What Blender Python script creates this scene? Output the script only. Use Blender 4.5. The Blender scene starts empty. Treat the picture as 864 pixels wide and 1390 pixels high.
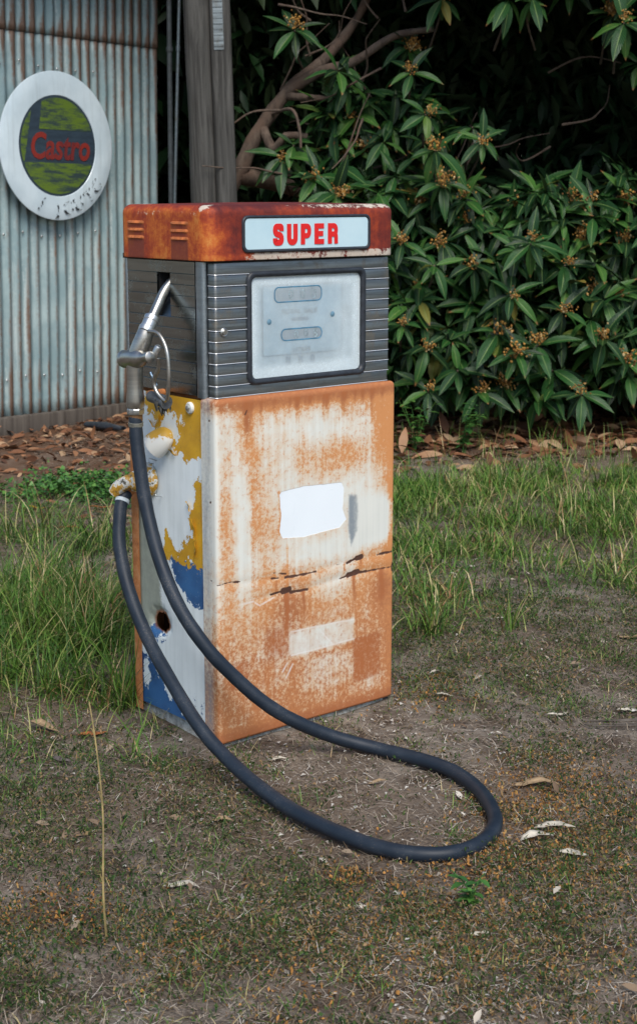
import bpy, bmesh, math, random
import numpy as np
from mathutils import Vector, Matrix

random.seed(7)
rng = np.random.default_rng(7)
S = bpy.context.scene
COL = S.collection
PI = math.pi
R_ = math.radians

# ------------------------------------------------------------------ camera
cd = bpy.data.cameras.new('camera')
cam = bpy.data.objects.new('camera', cd); COL.objects.link(cam)
cd.sensor_fit = 'VERTICAL'; cd.sensor_height = 36.0
cd.lens = 2014.2 / 1390 * 36.0
cd.shift_y = -45 / 1390
cd.clip_start = 0.05; cd.clip_end = 500
cam.location = (0.2709, -3.8665, 1.5)
cam.rotation_euler = (PI / 2 - 0.1903, 0, 0)
cd.dof.use_dof = True; cd.dof.focus_distance = 3.95; cd.dof.aperture_fstop = 9.0
S.camera = cam

# ------------------------------------------------------------------ light
SUN_EL, SUN_AZ = R_(50), R_(168)          # direction the light comes from (azimuth from +Y, clockwise)
w = bpy.data.worlds.new('World'); S.world = w; w.use_nodes = True
nt = w.node_tree
sky = nt.nodes.new('ShaderNodeTexSky'); sky.sky_type = 'NISHITA'; sky.sun_disc = False
sky.sun_elevation = SUN_EL; sky.sun_rotation = SUN_AZ
sky.air_density = 1.0; sky.dust_density = 1.2; sky.ozone_density = 1.0
nt.links.new(sky.outputs[0], nt.nodes['Background'].inputs[0])
nt.nodes['Background'].inputs[1].default_value = 0.09
sd = bpy.data.lights.new('sun', 'SUN'); sd.energy = 2.0; sd.angle = R_(32); sd.color = (1.0, 0.95, 0.88)
sun = bpy.data.objects.new('sun', sd); COL.objects.link(sun)
sdir = Vector((math.sin(SUN_AZ) * math.cos(SUN_EL), math.cos(SUN_AZ) * math.cos(SUN_EL), math.sin(SUN_EL)))
sun.rotation_euler = sdir.to_track_quat('Z', 'Y').to_euler(); sun.location = sdir * 20

S.view_settings.view_transform = 'Standard'; S.view_settings.look = 'None'
S.view_settings.exposure = 0.85; S.view_settings.gamma = 1.0
S.view_settings.use_curve_mapping = False

# ------------------------------------------------------------------ numpy noise
def _hash(ix, iy, seed):
    h = (ix.astype(np.int64) * 374761393 + iy.astype(np.int64) * 668265263 + seed * 974634777) & 0xffffffff
    h = ((h ^ (h >> 13)) * 1274126177) & 0xffffffff
    return ((h ^ (h >> 16)) & 0xffff) / 65535.0
def vnoise(x, y, seed=0):
    x = np.asarray(x, float); y = np.asarray(y, float)
    ix, iy = np.floor(x), np.floor(y); fx, fy = x - ix, y - iy
    fx = fx * fx * (3 - 2 * fx); fy = fy * fy * (3 - 2 * fy)
    a, b = _hash(ix, iy, seed), _hash(ix + 1, iy, seed)
    c, d = _hash(ix, iy + 1, seed), _hash(ix + 1, iy + 1, seed)
    return (a * (1 - fx) + b * fx) * (1 - fy) + (c * (1 - fx) + d * fx) * fy
def fbm(x, y, oct=4, seed=0):
    r = 0; a = .5; t = 0
    for i in range(oct):
        r = r + a * vnoise(x * 2 ** i, y * 2 ** i, seed + i); t += a; a *= .5
    return r / t
def sstep(a, b, x):
    t = np.clip((x - a) / (b - a), 0, 1); return t * t * (3 - 2 * t)
def polysdf(px, py, poly):
    """signed distance, positive inside"""
    P = np.array(poly, float); d = np.full(px.shape, 1e9); ins = np.zeros(px.shape, bool)
    for i in range(len(P)):
        a, b = P[i], P[(i + 1) % len(P)]; e = b - a
        wx, wy = px - a[0], py - a[1]
        t = np.clip((wx * e[0] + wy * e[1]) / max(e @ e, 1e-12), 0, 1)
        d = np.minimum(d, np.hypot(wx - t * e[0], wy - t * e[1]))
        c = ((a[1] > py) != (b[1] > py))
        with np.errstate(divide='ignore', invalid='ignore'):
            xi = (b[0] - a[0]) * (py - a[1]) / (b[1] - a[1] if b[1] != a[1] else 1e-12) + a[0]
        ins ^= c & (px < xi)
    return np.where(ins, d, -d)
def linedist(px, py, pts):
    d = np.full(px.shape, 1e9)
    for a, b in zip(pts[:-1], pts[1:]):
        a = np.array(a); b = np.array(b); e = b - a
        t = np.clip(((px - a[0]) * e[0] + (py - a[1]) * e[1]) / max(e @ e, 1e-12), 0, 1)
        d = np.minimum(d, np.hypot(px - a[0] - t * e[0], py - a[1] - t * e[1]))
    return d

# ------------------------------------------------------------------ object helpers
def link(name, me, parent=None):
    o = bpy.data.objects.new(name, me); COL.objects.link(o)
    if parent: o.parent = parent
    return o
def tag(o, label, cat, group=None, kind=None):
    if label: o['label'] = label
    if cat: o['category'] = cat
    if group: o['group'] = group
    if kind: o['kind'] = kind
    return o
def empty(name, loc=(0, 0, 0), rz=0, label=None, cat=None, group=None):
    o = bpy.data.objects.new(name, None); COL.objects.link(o)
    o.location = loc; o.rotation_euler = (0, 0, rz); o.empty_display_size = .1
    return tag(o, label, cat, group)
def npmesh(name, V, quads=None, tris=None, mats=None, smooth=True, attrs=None, uv=None, mi=None):
    me = bpy.data.meshes.new(name)
    V = np.asarray(V, np.float32).reshape(-1, 3)
    q = np.zeros((0, 4), np.int32) if quads is None else np.asarray(quads, np.int32).reshape(-1, 4)
    t = np.zeros((0, 3), np.int32) if tris is None else np.asarray(tris, np.int32).reshape(-1, 3)
    nl = q.size + t.size; nf = len(q) + len(t)
    me.vertices.add(len(V)); me.vertices.foreach_set('co', V.ravel())
    me.loops.add(nl); me.loops.foreach_set('vertex_index', np.concatenate([q.ravel(), t.ravel()]))
    me.polygons.add(nf)
    ls = np.concatenate([np.arange(len(q)) * 4, q.size + np.arange(len(t)) * 3]).astype(np.int32)
    me.polygons.foreach_set('loop_start', ls)
    me.polygons.foreach_set('use_smooth', np.full(nf, smooth))
    for m in (mats if isinstance(mats, (list, tuple)) else [mats]):
        if m: me.materials.append(m)
    if mi is not None: me.polygons.foreach_set('material_index', np.asarray(mi, np.int32))
    for k, v in (attrs or {}).items():
        a = me.attributes.new(k, 'FLOAT', 'POINT'); a.data.foreach_set('value', np.asarray(v, np.float32).ravel())
    if uv is not None:
        u = me.uv_layers.new(name='UVMap')
        li = np.concatenate([q.ravel(), t.ravel()])
        u.data.foreach_set('uv', np.asarray(uv, np.float32)[li].ravel())
    me.update(calc_edges=True); me.validate()
    return me
def gridquads(nu, nv, wrap=False):
    i, j = np.meshgrid(np.arange(nu if wrap else nu - 1), np.arange(nv - 1), indexing='ij')
    i2 = (i + 1) % nu
    return np.stack([i * nv + j, i2 * nv + j, i2 * nv + j + 1, i * nv + j + 1], -1).reshape(-1, 4)

class MB:
    """collects shapes into one mesh"""
    def __init__(s): s.v = []; s.f = []; s.m = []
    def add(s, vs, fs, m=0):
        n = len(s.v); s.v += [tuple(v) for v in vs]; s.f += [tuple(i + n for i in f) for f in fs]; s.m += [m] * len(fs); return s
    def box(s, x0, x1, y0, y1, z0, z1, m=0):
        return s.add([(x0, y0, z0), (x1, y0, z0), (x1, y1, z0), (x0, y1, z0), (x0, y0, z1), (x1, y0, z1), (x1, y1, z1), (x0, y1, z1)],
                     [(3, 2, 1, 0), (4, 5, 6, 7), (0, 1, 5, 4), (1, 2, 6, 5), (2, 3, 7, 6), (3, 0, 4, 7)], m)
    def prism(s, poly, a, b, m=0, axis='y'):
        """poly in 2d extruded between a and b; axis y: (x,z) polygon; axis z: (x,y)"""
        n = len(poly)
        mk = (lambda p, t: (p[0], t, p[1])) if axis == 'y' else ((lambda p, t: (p[0], p[1], t)) if axis == 'z' else (lambda p, t: (t, p[0], p[1])))
        vs = [mk(p, a) for p in poly] + [mk(p, b) for p in poly]
        fs = [tuple(range(n)), tuple(range(2 * n - 1, n - 1, -1))] + [(i, i + n, (i + 1) % n + n, (i + 1) % n) for i in range(n)]
        return s.add(vs, fs, m)
    def ring(s, outer, inner, a, b, m=0):
        n = len(outer)
        vs = [(p[0], a, p[1]) for p in outer] + [(p[0], a, p[1]) for p in inner] + [(p[0], b, p[1]) for p in outer] + [(p[0], b, p[1]) for p in inner]
        fs = []
        for i in range(n):
            j = (i + 1) % n
            fs += [(i, j, n + j, n + i), (2 * n + i, 3 * n + i, 3 * n + j, 2 * n + j), (i, 2 * n + i, 2 * n + j, j), (n + i, n + j, 3 * n + j, 3 * n + i)]
        return s.add(vs, fs, m)
    def tube(s, pts, rad, seg=12, m=0, cap=True):
        P = [Vector(p) for p in pts]; n = len(P)
        rad = [rad] * n if not hasattr(rad, '__len__') else rad
        T = [((P[min(i + 1, n - 1)] - P[max(i - 1, 0)]).normalized()) for i in range(n)]
        nrm = T[0].orthogonal().normalized(); vs = []
        for i in range(n):
            nrm = (nrm - T[i] * nrm.dot(T[i])).normalized(); b = T[i].cross(nrm)
            for k in range(seg):
                a = 2 * PI * k / seg; vs.append(P[i] + (nrm * math.cos(a) + b * math.sin(a)) * rad[i])
        fs = [(i * seg + k, i * seg + (k + 1) % seg, (i + 1) * seg + (k + 1) % seg, (i + 1) * seg + k) for i in range(n - 1) for k in range(seg)]
        if cap: fs += [tuple(range(seg - 1, -1, -1)), tuple((n - 1) * seg + k for k in range(seg))]
        return s.add(vs, fs, m)
    def lathe(s, prof, org, axis, seg=20, m=0):
        """prof: (radius, height along axis)"""
        a = Vector(axis).normalized(); u = a.orthogonal().normalized(); v = a.cross(u); o = Vector(org); vs = []
        for r, h in prof:
            for k in range(seg):
                t = 2 * PI * k / seg; vs.append(o + a * h + (u * math.cos(t) + v * math.sin(t)) * max(r, 1e-5))
        n = len(prof)
        fs = [(i * seg + k, i * seg + (k + 1) % seg, (i + 1) * seg + (k + 1) % seg, (i + 1) * seg + k) for i in range(n - 1) for k in range(seg)]
        fs += [tuple(range(seg - 1, -1, -1)), tuple((n - 1) * seg + k for k in range(seg))]
        return s.add(vs, fs, m)
    def build(s, name, mats, parent=None, bevel=0, smooth=True, segs=2, ang=40):
        me = bpy.data.meshes.new(name); me.from_pydata(s.v, [], s.f)
        for m in (mats if isinstance(mats, (list, tuple)) else [mats]): me.materials.append(m)
        me.polygons.foreach_set('material_index', s.m)
        bm = bmesh.new(); bm.from_mesh(me)
        bmesh.ops.recalc_face_normals(bm, faces=bm.faces)
        if bevel:
            ed = [e for e in bm.edges if len(e.link_faces) == 2 and e.calc_face_angle(0) > R_(50)]
            bmesh.ops.bevel(bm, geom=ed, offset=bevel, segments=segs, affect='EDGES', profile=.5, clamp_overlap=True)
        for f in bm.faces: f.smooth = smooth
        if smooth:
            for e in bm.edges:
                if len(e.link_faces) == 2 and e.calc_face_angle(0) > R_(ang): e.smooth = False
        bm.to_mesh(me); bm.free(); me.update()
        return link(name, me, parent)

def spline(pts, n=12):
    """Catmull-Rom through the points"""
    P = [Vector(p) for p in pts]; P = [P[0] * 2 - P[1]] + P + [P[-1] * 2 - P[-2]]; out = []
    for i in range(1, len(P) - 2):
        for k in range(n):
            t = k / n; a, b, c, d = P[i - 1], P[i], P[i + 1], P[i + 2]
            out.append(.5 * ((2 * b) + (c - a) * t + (2 * a - 5 * b + 4 * c - d) * t * t + (3 * b - a - 3 * c + d) * t ** 3))
    out.append(P[-2]); return out
def rrect(x0, x1, z0, z1, r, n=6):
    out = []
    for cx, cz, a0 in ((x1 - r, z1 - r, 0), (x0 + r, z1 - r, 90), (x0 + r, z0 + r, 180), (x1 - r, z0 + r, 270)):
        for k in range(n + 1):
            a = R_(a0 + 90 * k / n); out.append((cx + r * math.cos(a), cz + r * math.sin(a)))
    return out
def text_mesh(name, txt, size, mat, parent, loc, rot=(PI / 2, 0, 0), sx=1, shear=0, bold=0, depth=.0008, align='CENTER'):
    cu = bpy.data.curves.new('lettering', 'FONT'); cu.body = txt; cu.size = size; cu.shear = shear
    cu.align_x = align; cu.offset = bold; cu.extrude = depth; cu.resolution_u = 3
    t = bpy.data.objects.new('lettering', cu); COL.objects.link(t)
    dg = bpy.context.evaluated_depsgraph_get()
    me = bpy.data.meshes.new_from_object(t.evaluated_get(dg))
    bpy.data.objects.remove(t); bpy.data.curves.remove(cu)
    me.name = name; me.materials.clear(); me.materials.append(mat)
    o = link(name, me, parent); o.location = loc; o.rotation_euler = rot; o.scale = (sx, 1, 1)
    return o

# ------------------------------------------------------------------ material helpers
class M:
    def __init__(s, name):
        s.m = bpy.data.materials.new(name); s.m.use_nodes = True; s.t = s.m.node_tree
        s.p = s.t.nodes['Principled BSDF']; s.out = s.t.nodes['Material Output']
    def put(s, sock, v):
        if v is None: return
        if isinstance(v, bpy.types.NodeSocket): s.t.links.new(v, sock)
        elif isinstance(v, (tuple, list)) and sock.type == 'RGBA': sock.default_value = (*v[:3], 1)
        else: sock.default_value = v
    def n(s, ty, ins=None, out=0, **props):
        nd = s.t.nodes.new(ty)
        for k, v in props.items(): setattr(nd, k, v)
        for k, v in (ins or {}).items(): s.put(nd.inputs[k], v)
        return nd.outputs[out]
    def co(s, kind='Object'):
        return s.n('ShaderNodeTexCoord', out={'Generated': 0, 'UV': 2, 'Object': 3}[kind])
    def scale(s, v, sc): return s.n('ShaderNodeMapping', {'Vector': v, 'Scale': sc})
    def noise(s, vec, scale, detail=4, rough=.55, dist=0): return s.n('ShaderNodeTexNoise', {'Vector': vec, 'Scale': scale, 'Detail': detail, 'Roughness': rough, 'Distortion': dist})
    def math(s, op, a, b=None, c=None):
        nd = s.t.nodes.new('ShaderNodeMath'); nd.operation = op
        for i, v in enumerate((a, b, c)): s.put(nd.inputs[i], v)
        return nd.outputs[0]
    def add(s, a, b): return s.math('ADD', a, b)
    def mul(s, a, b): return s.math('MULTIPLY', a, b)
    def madd(s, a, b, c): return s.math('MULTIPLY_ADD', a, b, c)
    def mr(s, v, a, b, c=0., d=1.): return s.n('ShaderNodeMapRange', {0: v, 1: a, 2: b, 3: c, 4: d}, interpolation_type='SMOOTHSTEP')
    def mix(s, f, a, b, mode='MIX'):
        nd = s.t.nodes.new('ShaderNodeMix'); nd.data_type = 'RGBA'; nd.blend_type = mode
        s.put(nd.inputs[0], f); s.put(nd.inputs[6], a); s.put(nd.inputs[7], b); return nd.outputs[2]
    def ramp(s, f, stops):
        nd = s.t.nodes.new('ShaderNodeValToRGB'); e = nd.color_ramp.elements
        while len(e) < len(stops): e.new(.5)
        for el, (p, c) in zip(e, stops): el.position = p; el.color = (*c, 1)
        s.put(nd.inputs[0], f); return nd.outputs[0]
    def attr(s, name): return s.n('ShaderNodeAttribute', out=2, attribute_name=name)
    def isl(s):
        a = s.n('ShaderNodeNewGeometry', out=8); b = s.n('ShaderNodeObjectInfo', out=5)
        return s.math('FRACT', s.add(a, b))
    def sep(s, v):
        nd = s.t.nodes.new('ShaderNodeSeparateXYZ'); s.put(nd.inputs[0], v); return nd.outputs
    def bump(s, h, strength=.3, dist=.002): return s.n('ShaderNodeBump', {'Height': h, 'Strength': strength, 'Distance': dist})
    def set(s, **k):
        names = dict(col='Base Color', rough='Roughness', metal='Metallic', nor='Normal', spec='Specular IOR Level', trans='Transmission Weight', alpha='Alpha', coat='Coat Weight', sub='Subsurface Weight')
        for a, v in k.items(): s.put(s.p.inputs[names[a]], v)
        return s.m
def plain(name, col, rough=.6, metal=0., var=.25, scale=40, bump=.1):
    m = M(name); o = m.co(); n = m.noise(o, scale, 5, .6)
    c = m.mix(m.mr(n, .3, .7), tuple(v * (1 - var) for v in col), tuple(min(1, v * (1 + var)) for v in col))
    return m.set(col=c, rough=rough, metal=metal, nor=m.bump(n, bump, .002))

MAT = {}
# --- front sheet of the pump: off-white paint with rust bleeding through
m = M('rusty_white_paint'); o = m.co()
rust, dark, patch, grey, pale, tone = (m.attr(k) for k in ('rust', 'dark', 'patch', 'grey', 'pale', 'tone'))
nbig = m.noise(o, 7, 6, .6); nspk = m.noise(o, 85, 8, .78); nmid = m.noise(o, 32, 6, .65)
nstr = m.noise(m.scale(o, (70, 70, 2.2)), 1, 5, .6); nfine = m.noise(o, 420, 3, .6)
d = m.add(rust, m.madd(nbig, .75, -.375)); d = m.add(d, m.madd(nstr, .55, -.275)); d = m.add(d, m.madd(nmid, .75, -.375))
spk = m.add(d, m.madd(nspk, 2.6, -1.3))
cover = m.mr(spk, .36, .86); wash = m.mr(m.add(d, m.madd(nbig, .4, -.2)), .02, .8)
paint = m.mix(m.mul(m.mr(m.add(nstr, m.madd(nbig, .6, -.3)), .35, .75), .7), (.68, .69, .635), (.58, .60, .56))
paint = m.mix(m.mul(wash, .85), paint, (.64, .42, .225))
rcol = m.mix(m.mr(m.add(nspk, m.madd(tone, .8, -.15)), .35, .85), (.55, .205, .052), (.29, .073, .016))
col = m.mix(m.mul(cover, .84), paint, rcol)
col = m.mix(m.mul(m.mr(m.add(tone, m.madd(nmid, .7, -.35)), .1, .9), .68), col, (.37, .112, .03))
col = m.mix(m.mul(m.mr(m.add(pale, m.madd(nspk, 1.0, -.5)), .25, .75), .8), col, (.74, .73, .70))
col = m.mix(m.mr(m.add(grey, m.madd(nspk, .9, -.45)), .2, 1.0), col, (.23, .265, .29))
pm = m.mr(m.add(patch, m.madd(nmid, .008, -.004)), -.0012, .0012)
pcol = m.mix(m.mr(m.noise(m.scale(o, (60, 60, 9)), 1, 6, .8, 1.5), .62, .68), (.77, .83, .87), (.64, .72, .76))
col = m.mix(pm, col, pcol)
dm = m.mr(m.add(dark, m.madd(nmid, .012, -.006)), -.001, .0012)
col = m.mix(dm, col, m.mix(nspk, (.035, .014, .009), (.13, .06, .04)))
h = m.add(m.mul(cover, .35), m.add(m.mul(pm, -1.0), m.mul(dm, -1.5)))
h = m.add(h, m.mul(nfine, .25))
MAT['front'] = m.set(col=col, rough=m.mr(cover, 0, 1, .42, .85), nor=m.bump(h, .45, .0015), spec=.4)

# --- side sheet: white under yellow over blue, peeling
m = M('peeling_paint'); o = m.co()
yel, blu, dirt, rsty = (m.attr(k) for k in ('yel', 'blu', 'dirt', 'rst'))
n1 = m.noise(o, 38, 8, .68); n2 = m.noise(o, 160, 6, .7); ns = m.noise(m.scale(o, (55, 55, 3)), 1, 5, .6); nb = m.noise(o, 9, 4)
wht = m.mix(m.mul(m.mr(m.add(ns, m.madd(nb, .7, -.35)), .38, .8), .6), (.70, .765, .785), (.54, .60, .61))
dd = m.add(dirt, m.add(m.madd(ns, .7, -.35), m.madd(n2, .9, -.45)))
wht = m.mix(m.mul(m.mr(dd, .3, .9), .85), wht, m.mix(n1, (.10, .11, .085), (.33, .36, .27)))
e = m.add(m.madd(n1, .085, -.0425), m.madd(n2, .022, -.011))
ym = m.mr(m.add(yel, e), -.0009, .0009); bmk = m.mr(m.add(blu, e), -.0009, .0009)
ycol = m.mix(m.mr(nb, .35, .7), (.60, .34, .022), (.46, .245, .018))
ycol = m.mix(m.mr(m.add(n2, m.mul(ns, .4)), .78, .95), ycol, (.3, .2, .05))
bcol = m.mix(m.mr(nb, .35, .7), (.035, .125, .30), (.022, .07, .185))
chips = m.mr(n2, .66, .70)
col = m.mix(bmk, wht, m.mix(chips, bcol, (.5, .56, .57)))
col = m.mix(ym, col, ycol)
col = m.mix(m.mr(m.add(rsty, m.madd(n1, .02, -.01)), -.004, .006), col, m.mix(n2, (.30, .11, .04), (.10, .04, .02)))
h = m.add(m.add(ym, m.mul(bmk, .6)), m.mul(n2, .15))
MAT['side'] = m.set(col=col, rough=.48, nor=m.bump(h, .7, .0016), spec=.4)

# --- rusty hood
m = M('rusty_hood_paint'); o = m.co(); st = m.attr('stain'); ed = m.attr('edge'); org = m.attr('orange')
n1 = m.noise(o, 12, 7, .62); n2 = m.noise(o, 120, 6, .75); ns = m.noise(m.scale(o, (75, 75, 4)), 1, 6, .65); n3 = m.noise(o, 40, 6, .7)
f = m.add(m.madd(n1, 1.2, -.6), m.add(m.madd(ns, .5, -.25), m.add(m.madd(n3, .7, -.35), m.add(org, m.madd(n2, .6, -.3)))))
col = m.ramp(f, [(.0, (.085, .012, .010)), (.28, (.17, .022, .012)), (.55, (.31, .045, .013)), (.78, (.47, .115, .02)), (1., (.54, .22, .05))])
col = m.mix(m.mul(m.mr(m.add(st, m.madd(n3, .5, -.25)), .2, .8), .85), col, m.mix(n2, (.13, .025, .018), (.21, .05, .025)))
spots = m.mr(m.add(ed, m.add(m.madd(n3, 1.3, -.65), m.madd(n2, .9, -.45))), .55, .72)
col = m.mix(m.mul(spots, .8), col, m.mix(n2, (.50, .42, .30), (.66, .64, .58)))
h = m.add(m.mul(n2, .6), m.mul(spots, .6))
MAT['hood'] = m.set(col=col, rough=m.mr(n1, .3, .7, .55, .82), nor=m.bump(h, .6, .002), spec=.35)

# --- plain orange rust for rear flange etc.
m = M('orange_rust'); o = m.co(); n1 = m.noise(o, 25, 7, .7); n2 = m.noise(o, 150, 5, .7)
c = m.ramp(m.add(m.mul(n1, .7), m.mul(n2, .3)), [(.3, (.22, .065, .025)), (.5, (.46, .17, .05)), (.72, (.60, .33, .17))])
MAT['rust'] = m.set(col=c, rough=.85, nor=m.bump(n2, .4, .001))

def metal(name, base, rough, streak=.3, dirtc=(.10, .085, .06), dirt=.5, met=1.):
    m = M(name); o = m.co(); ns = m.noise(m.scale(o, (4, 4, 90)), 1, 5, .6); n1 = m.noise(o, 18, 6, .65); n2 = m.noise(o, 220, 4, .7)
    c = m.mix(m.mr(ns, .3, .7), tuple(v * (1 - streak) for v in base), tuple(v * (1 + streak) for v in base))
    dm = m.mul(m.mr(m.add(n1, m.madd(n2, .3, -.15)), .48, .72), dirt)
    c = m.mix(dm, c, dirtc)
    return m.set(col=c, metal=m.mr(dm, 0, 1, met, met * .4), rough=m.madd(n2, .08, m.madd(dm, .3, rough - .04)), nor=m.bump(m.add(m.mul(n2, .3), n1), .04, .001))
MAT['slat'] = metal('dull_aluminium', (.20, .205, .20), .36, dirtc=(.11, .095, .065), dirt=.7)
MAT['bead'] = metal('polished_bead', (.86, .88, .9), .30, .1, dirt=.2, met=.55)
MAT['sideslat'] = metal('dark_glossy_aluminium', (.30, .335, .335), .22, .15, dirtc=(.14, .15, .135), dirt=.3)
MAT['post'] = metal('post_aluminium', (.33, .385, .43), .35, .1)
MAT['chrome'] = metal('worn_nozzle_metal', (.43, .42, .39), .34, .15, dirtc=(.16, .14, .11), dirt=.55)
MAT['zinc'] = metal('zinc_fitting', (.55, .57, .57), .38, .15, dirtc=(.2, .17, .12))
MAT['pipe'] = metal('galvanised_pipe', (.20, .235, .25), .5, .1)
MAT['darkpipe'] = plain('dark_painted_pipe', (.045, .055, .06), .6)
MAT['rubber'] = plain('black_rubber', (.018, .023, .031), .5, var=.3, scale=60)
MAT['black'] = plain('dark_cavity', (.012, .012, .012), .8)
MAT['cavity'] = plain('rusted_inside', (.09, .035, .02), .9)
MAT['fray'] = plain('frayed_rubber', (.05, .05, .045), .9, var=.5, scale=200, bump=.5)

m = M('hose_rubber'); o = m.co(); n1 = m.noise(o, 14, 5, .6); n2 = m.noise(o, 260, 4, .7)
c = m.mix(m.mr(n1, .35, .7), (.011, .018, .029), (.019, .028, .042))
c = m.mix(m.mul(m.mr(m.add(n2, m.mul(n1, .5)), .84, .96), .5), c, (.13, .12, .105))
MAT['hose'] = m.set(col=c, rough=m.madd(n1, .2, .42), nor=m.bump(n2, .25, .0008), spec=.3)

m = M('old_glass'); o = m.co(); at = m.attr('haze')
n1 = m.noise(o, 9, 6, .65); v = m.n('ShaderNodeTexVoronoi', {'Vector': m.n('ShaderNodeVectorMath', {0: o, 1: m.scale(m.n('ShaderNodeTexNoise', {'Vector': o, 'Scale': 22., 'Detail': 4.}, out=1), (.12, .12, .12))}, operation='ADD'), 'Scale': 95.}, out=0, feature='DISTANCE_TO_EDGE')
scr = m.mul(m.mr(v, .0, .03, 1., 0.), m.mr(m.add(at, m.madd(n1, 1.2, -.6)), .25, .9))
hz = m.math('MINIMUM', m.add(m.add(m.mul(at, .36), m.madd(n1, .34, .09)), m.mul(scr, .35)), .92)
dif = m.n('ShaderNodeBsdfDiffuse', {'Color': (.80, .92, .96, 1)}); tr = m.n('ShaderNodeBsdfTransparent', {'Color': (.90, .97, 1., 1)})
mx = m.n('ShaderNodeMixShader', {0: hz, 1: tr, 2: dif})
gl = m.n('ShaderNodeBsdfGlossy', {'Color': (1, 1, 1, 1), 'Roughness': .12})
fr = m.n('ShaderNodeFresnel', {'IOR': 1.45})
mx2 = m.n('ShaderNodeMixShader', {0: fr, 1: mx, 2: gl})
m.t.links.new(mx2, m.out.inputs[0]); MAT['glass'] = m.m

m = M('milk_glass'); o = m.co(); n1 = m.noise(o, 7, 5, .6); n2 = m.noise(o, 60, 5, .7)
c = m.mix(m.mr(n1, .35, .7), (.50, .67, .73), (.42, .60, .68)); c = m.mix(m.mul(m.mr(n2, .6, .8), .4), c, (.42, .5, .52))
MAT['milk'] = m.set(col=c, rough=.18, spec=.5)
MAT['dialface'] = plain('dial_face', (.80, .87, .89), .5, var=.08, scale=12)
MAT['dialplate'] = plain('dial_plate', (.66, .82, .88), .5, var=.08, scale=12)
MAT['dialprint'] = plain('dial_print', (.10, .20, .27), .6)
MAT['counter'] = plain('counter_window', (.06, .20, .32), .4)
MAT['digit'] = plain('counter_digit', (.48, .6, .64), .5)
m = M('red_letter_paint'); o = m.co(); n1 = m.noise(o, 60, 4)
MAT['red'] = m.set(col=m.mix(n1, (.62, .008, .012), (.70, .015, .012)), rough=.35)

m = M('galvanised_iron'); o = m.co(); val = m.attr('valley'); low = m.attr('low')
n1 = m.noise(o, 3.5, 6, .62); n2 = m.noise(o, 45, 6, .7); ns = m.noise(m.scale(o, (14, 14, .8)), 1, 7, .65)
c = m.mix(m.mr(n1, .35, .7), (.21, .30, .315), (.36, .455, .455)); c = m.mix(m.mr(m.add(ns, m.madd(n2, .3, -.15)), .5, .72), c, (.50, .57, .555))
rs = m.add(m.add(m.mul(val, .50), low), m.add(m.madd(ns, 1.0, -.5), m.add(m.madd(n2, .35, -.17), m.madd(n1, .6, -.3))))  # rust along the corrugations, weighted up to paint in their shadow contrast
c = m.mix(m.mul(m.mr(rs, .25, .62), .94), c, m.mix(n2, (.06, .032, .022), (.19, .095, .048)))
MAT['iron'] = m.set(col=c, rough=m.madd(n2, .25, .42), metal=.25, nor=m.bump(n2, .12, .002))

def wood(name, c0, c1, scale=1):
    m = M(name); o = m.co(); g = m.noise(m.scale(o, (38 * scale, 38 * scale, 2.0 * scale)), 1, 7, .65, .6); n1 = m.noise(o, 5, 5)
    h = m.noise(m.scale(o, (20 * scale, 20 * scale, 60)), 1, 3)
    c = m.mix(m.mr(g, .3, .72), c0, c1); c = m.mix(m.mul(m.mr(n1, .4, .75), .45), c, tuple(v * .55 for v in c1))
    return m.set(col=c, rough=.88, nor=m.bump(m.add(g, m.mul(h, .15)), .7, .006))
MAT['greywood'] = wood('weathered_grey_timber', (.018, .017, .015), (.085, .083, .076))
MAT['darkwood'] = wood('dark_weathered_beam', (.045, .035, .028), (.135, .115, .095), .5)
m = M('tree_bark'); o = m.co(); n1 = m.noise(m.scale(o, (20, 20, 9)), 1, 7, .7); n2 = m.noise(o, 6, 4)
c = m.mix(m.mr(n1, .3, .7), (.045, .03, .022), (.13, .095, .07)); c = m.mix(m.mr(n2, .45, .7), c, (.10, .062, .043))
MAT['bark'] = m.set(col=c, rough=.9, nor=m.bump(n1, .8, .01))

# leaves
def leafmat(name, stops, rough, veins=True, spec=.5, back=(.06, .085, .03), transl=.0):
    m = M(name); uv = m.co('UV'); s = m.sep(uv); r = m.isl(); o = m.co(); n = m.noise(o, 14, 4)
    c = m.ramp(r, stops)
    u = m.math('ABSOLUTE', m.add(s[0], -.5)); 
    wv = m.math('SINE', m.mul(m.add(s[1], m.mul(u, -.45)), 88.))
    if veins:
        mid = m.mr(u, .015, .05, 1., 0.)
        c = m.mix(m.mul(mid, .65), c, (.16, .24, .07))
        c = m.mix(m.mul(m.mr(wv, .6, 1.), .22), c, (.10, .17, .06))
        tip = m.mul(m.mr(s[1], .86, .98), m.mr(r, .72, .78)); c = m.mix(tip, c, (.22, .09, .035))
        sp = m.mul(m.mr(n, .62, .72), m.mr(r, .55, .75)); c = m.mix(m.mul(sp, .6), c, (.17, .17, .04))
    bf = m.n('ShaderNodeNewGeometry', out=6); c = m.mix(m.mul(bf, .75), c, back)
    return m.set(col=c, rough=m.madd(n, .2, rough - .1), spec=spec, nor=m.bump(wv, .35 if veins else 0., .004))
MAT['leaf'] = leafmat('glossy_leaf', [(0, (.004, .018, .007)), (.35, (.008, .036, .010)), (.7, (.015, .064, .013)), (.975, (.042, .112, .02)), (1, (.20, .15, .03))], .34, spec=.27)
MAT['shadeleaf'] = leafmat('shade_darkened_leaf', [(0, (.005, .018, .006)), (.6, (.009, .03, .009)), (1, (.015, .045, .013))], .55, veins=False, spec=.2, back=(.03, .045, .02))  # leaf copy with darker colour, so the crown interior reads as deep shade
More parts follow.
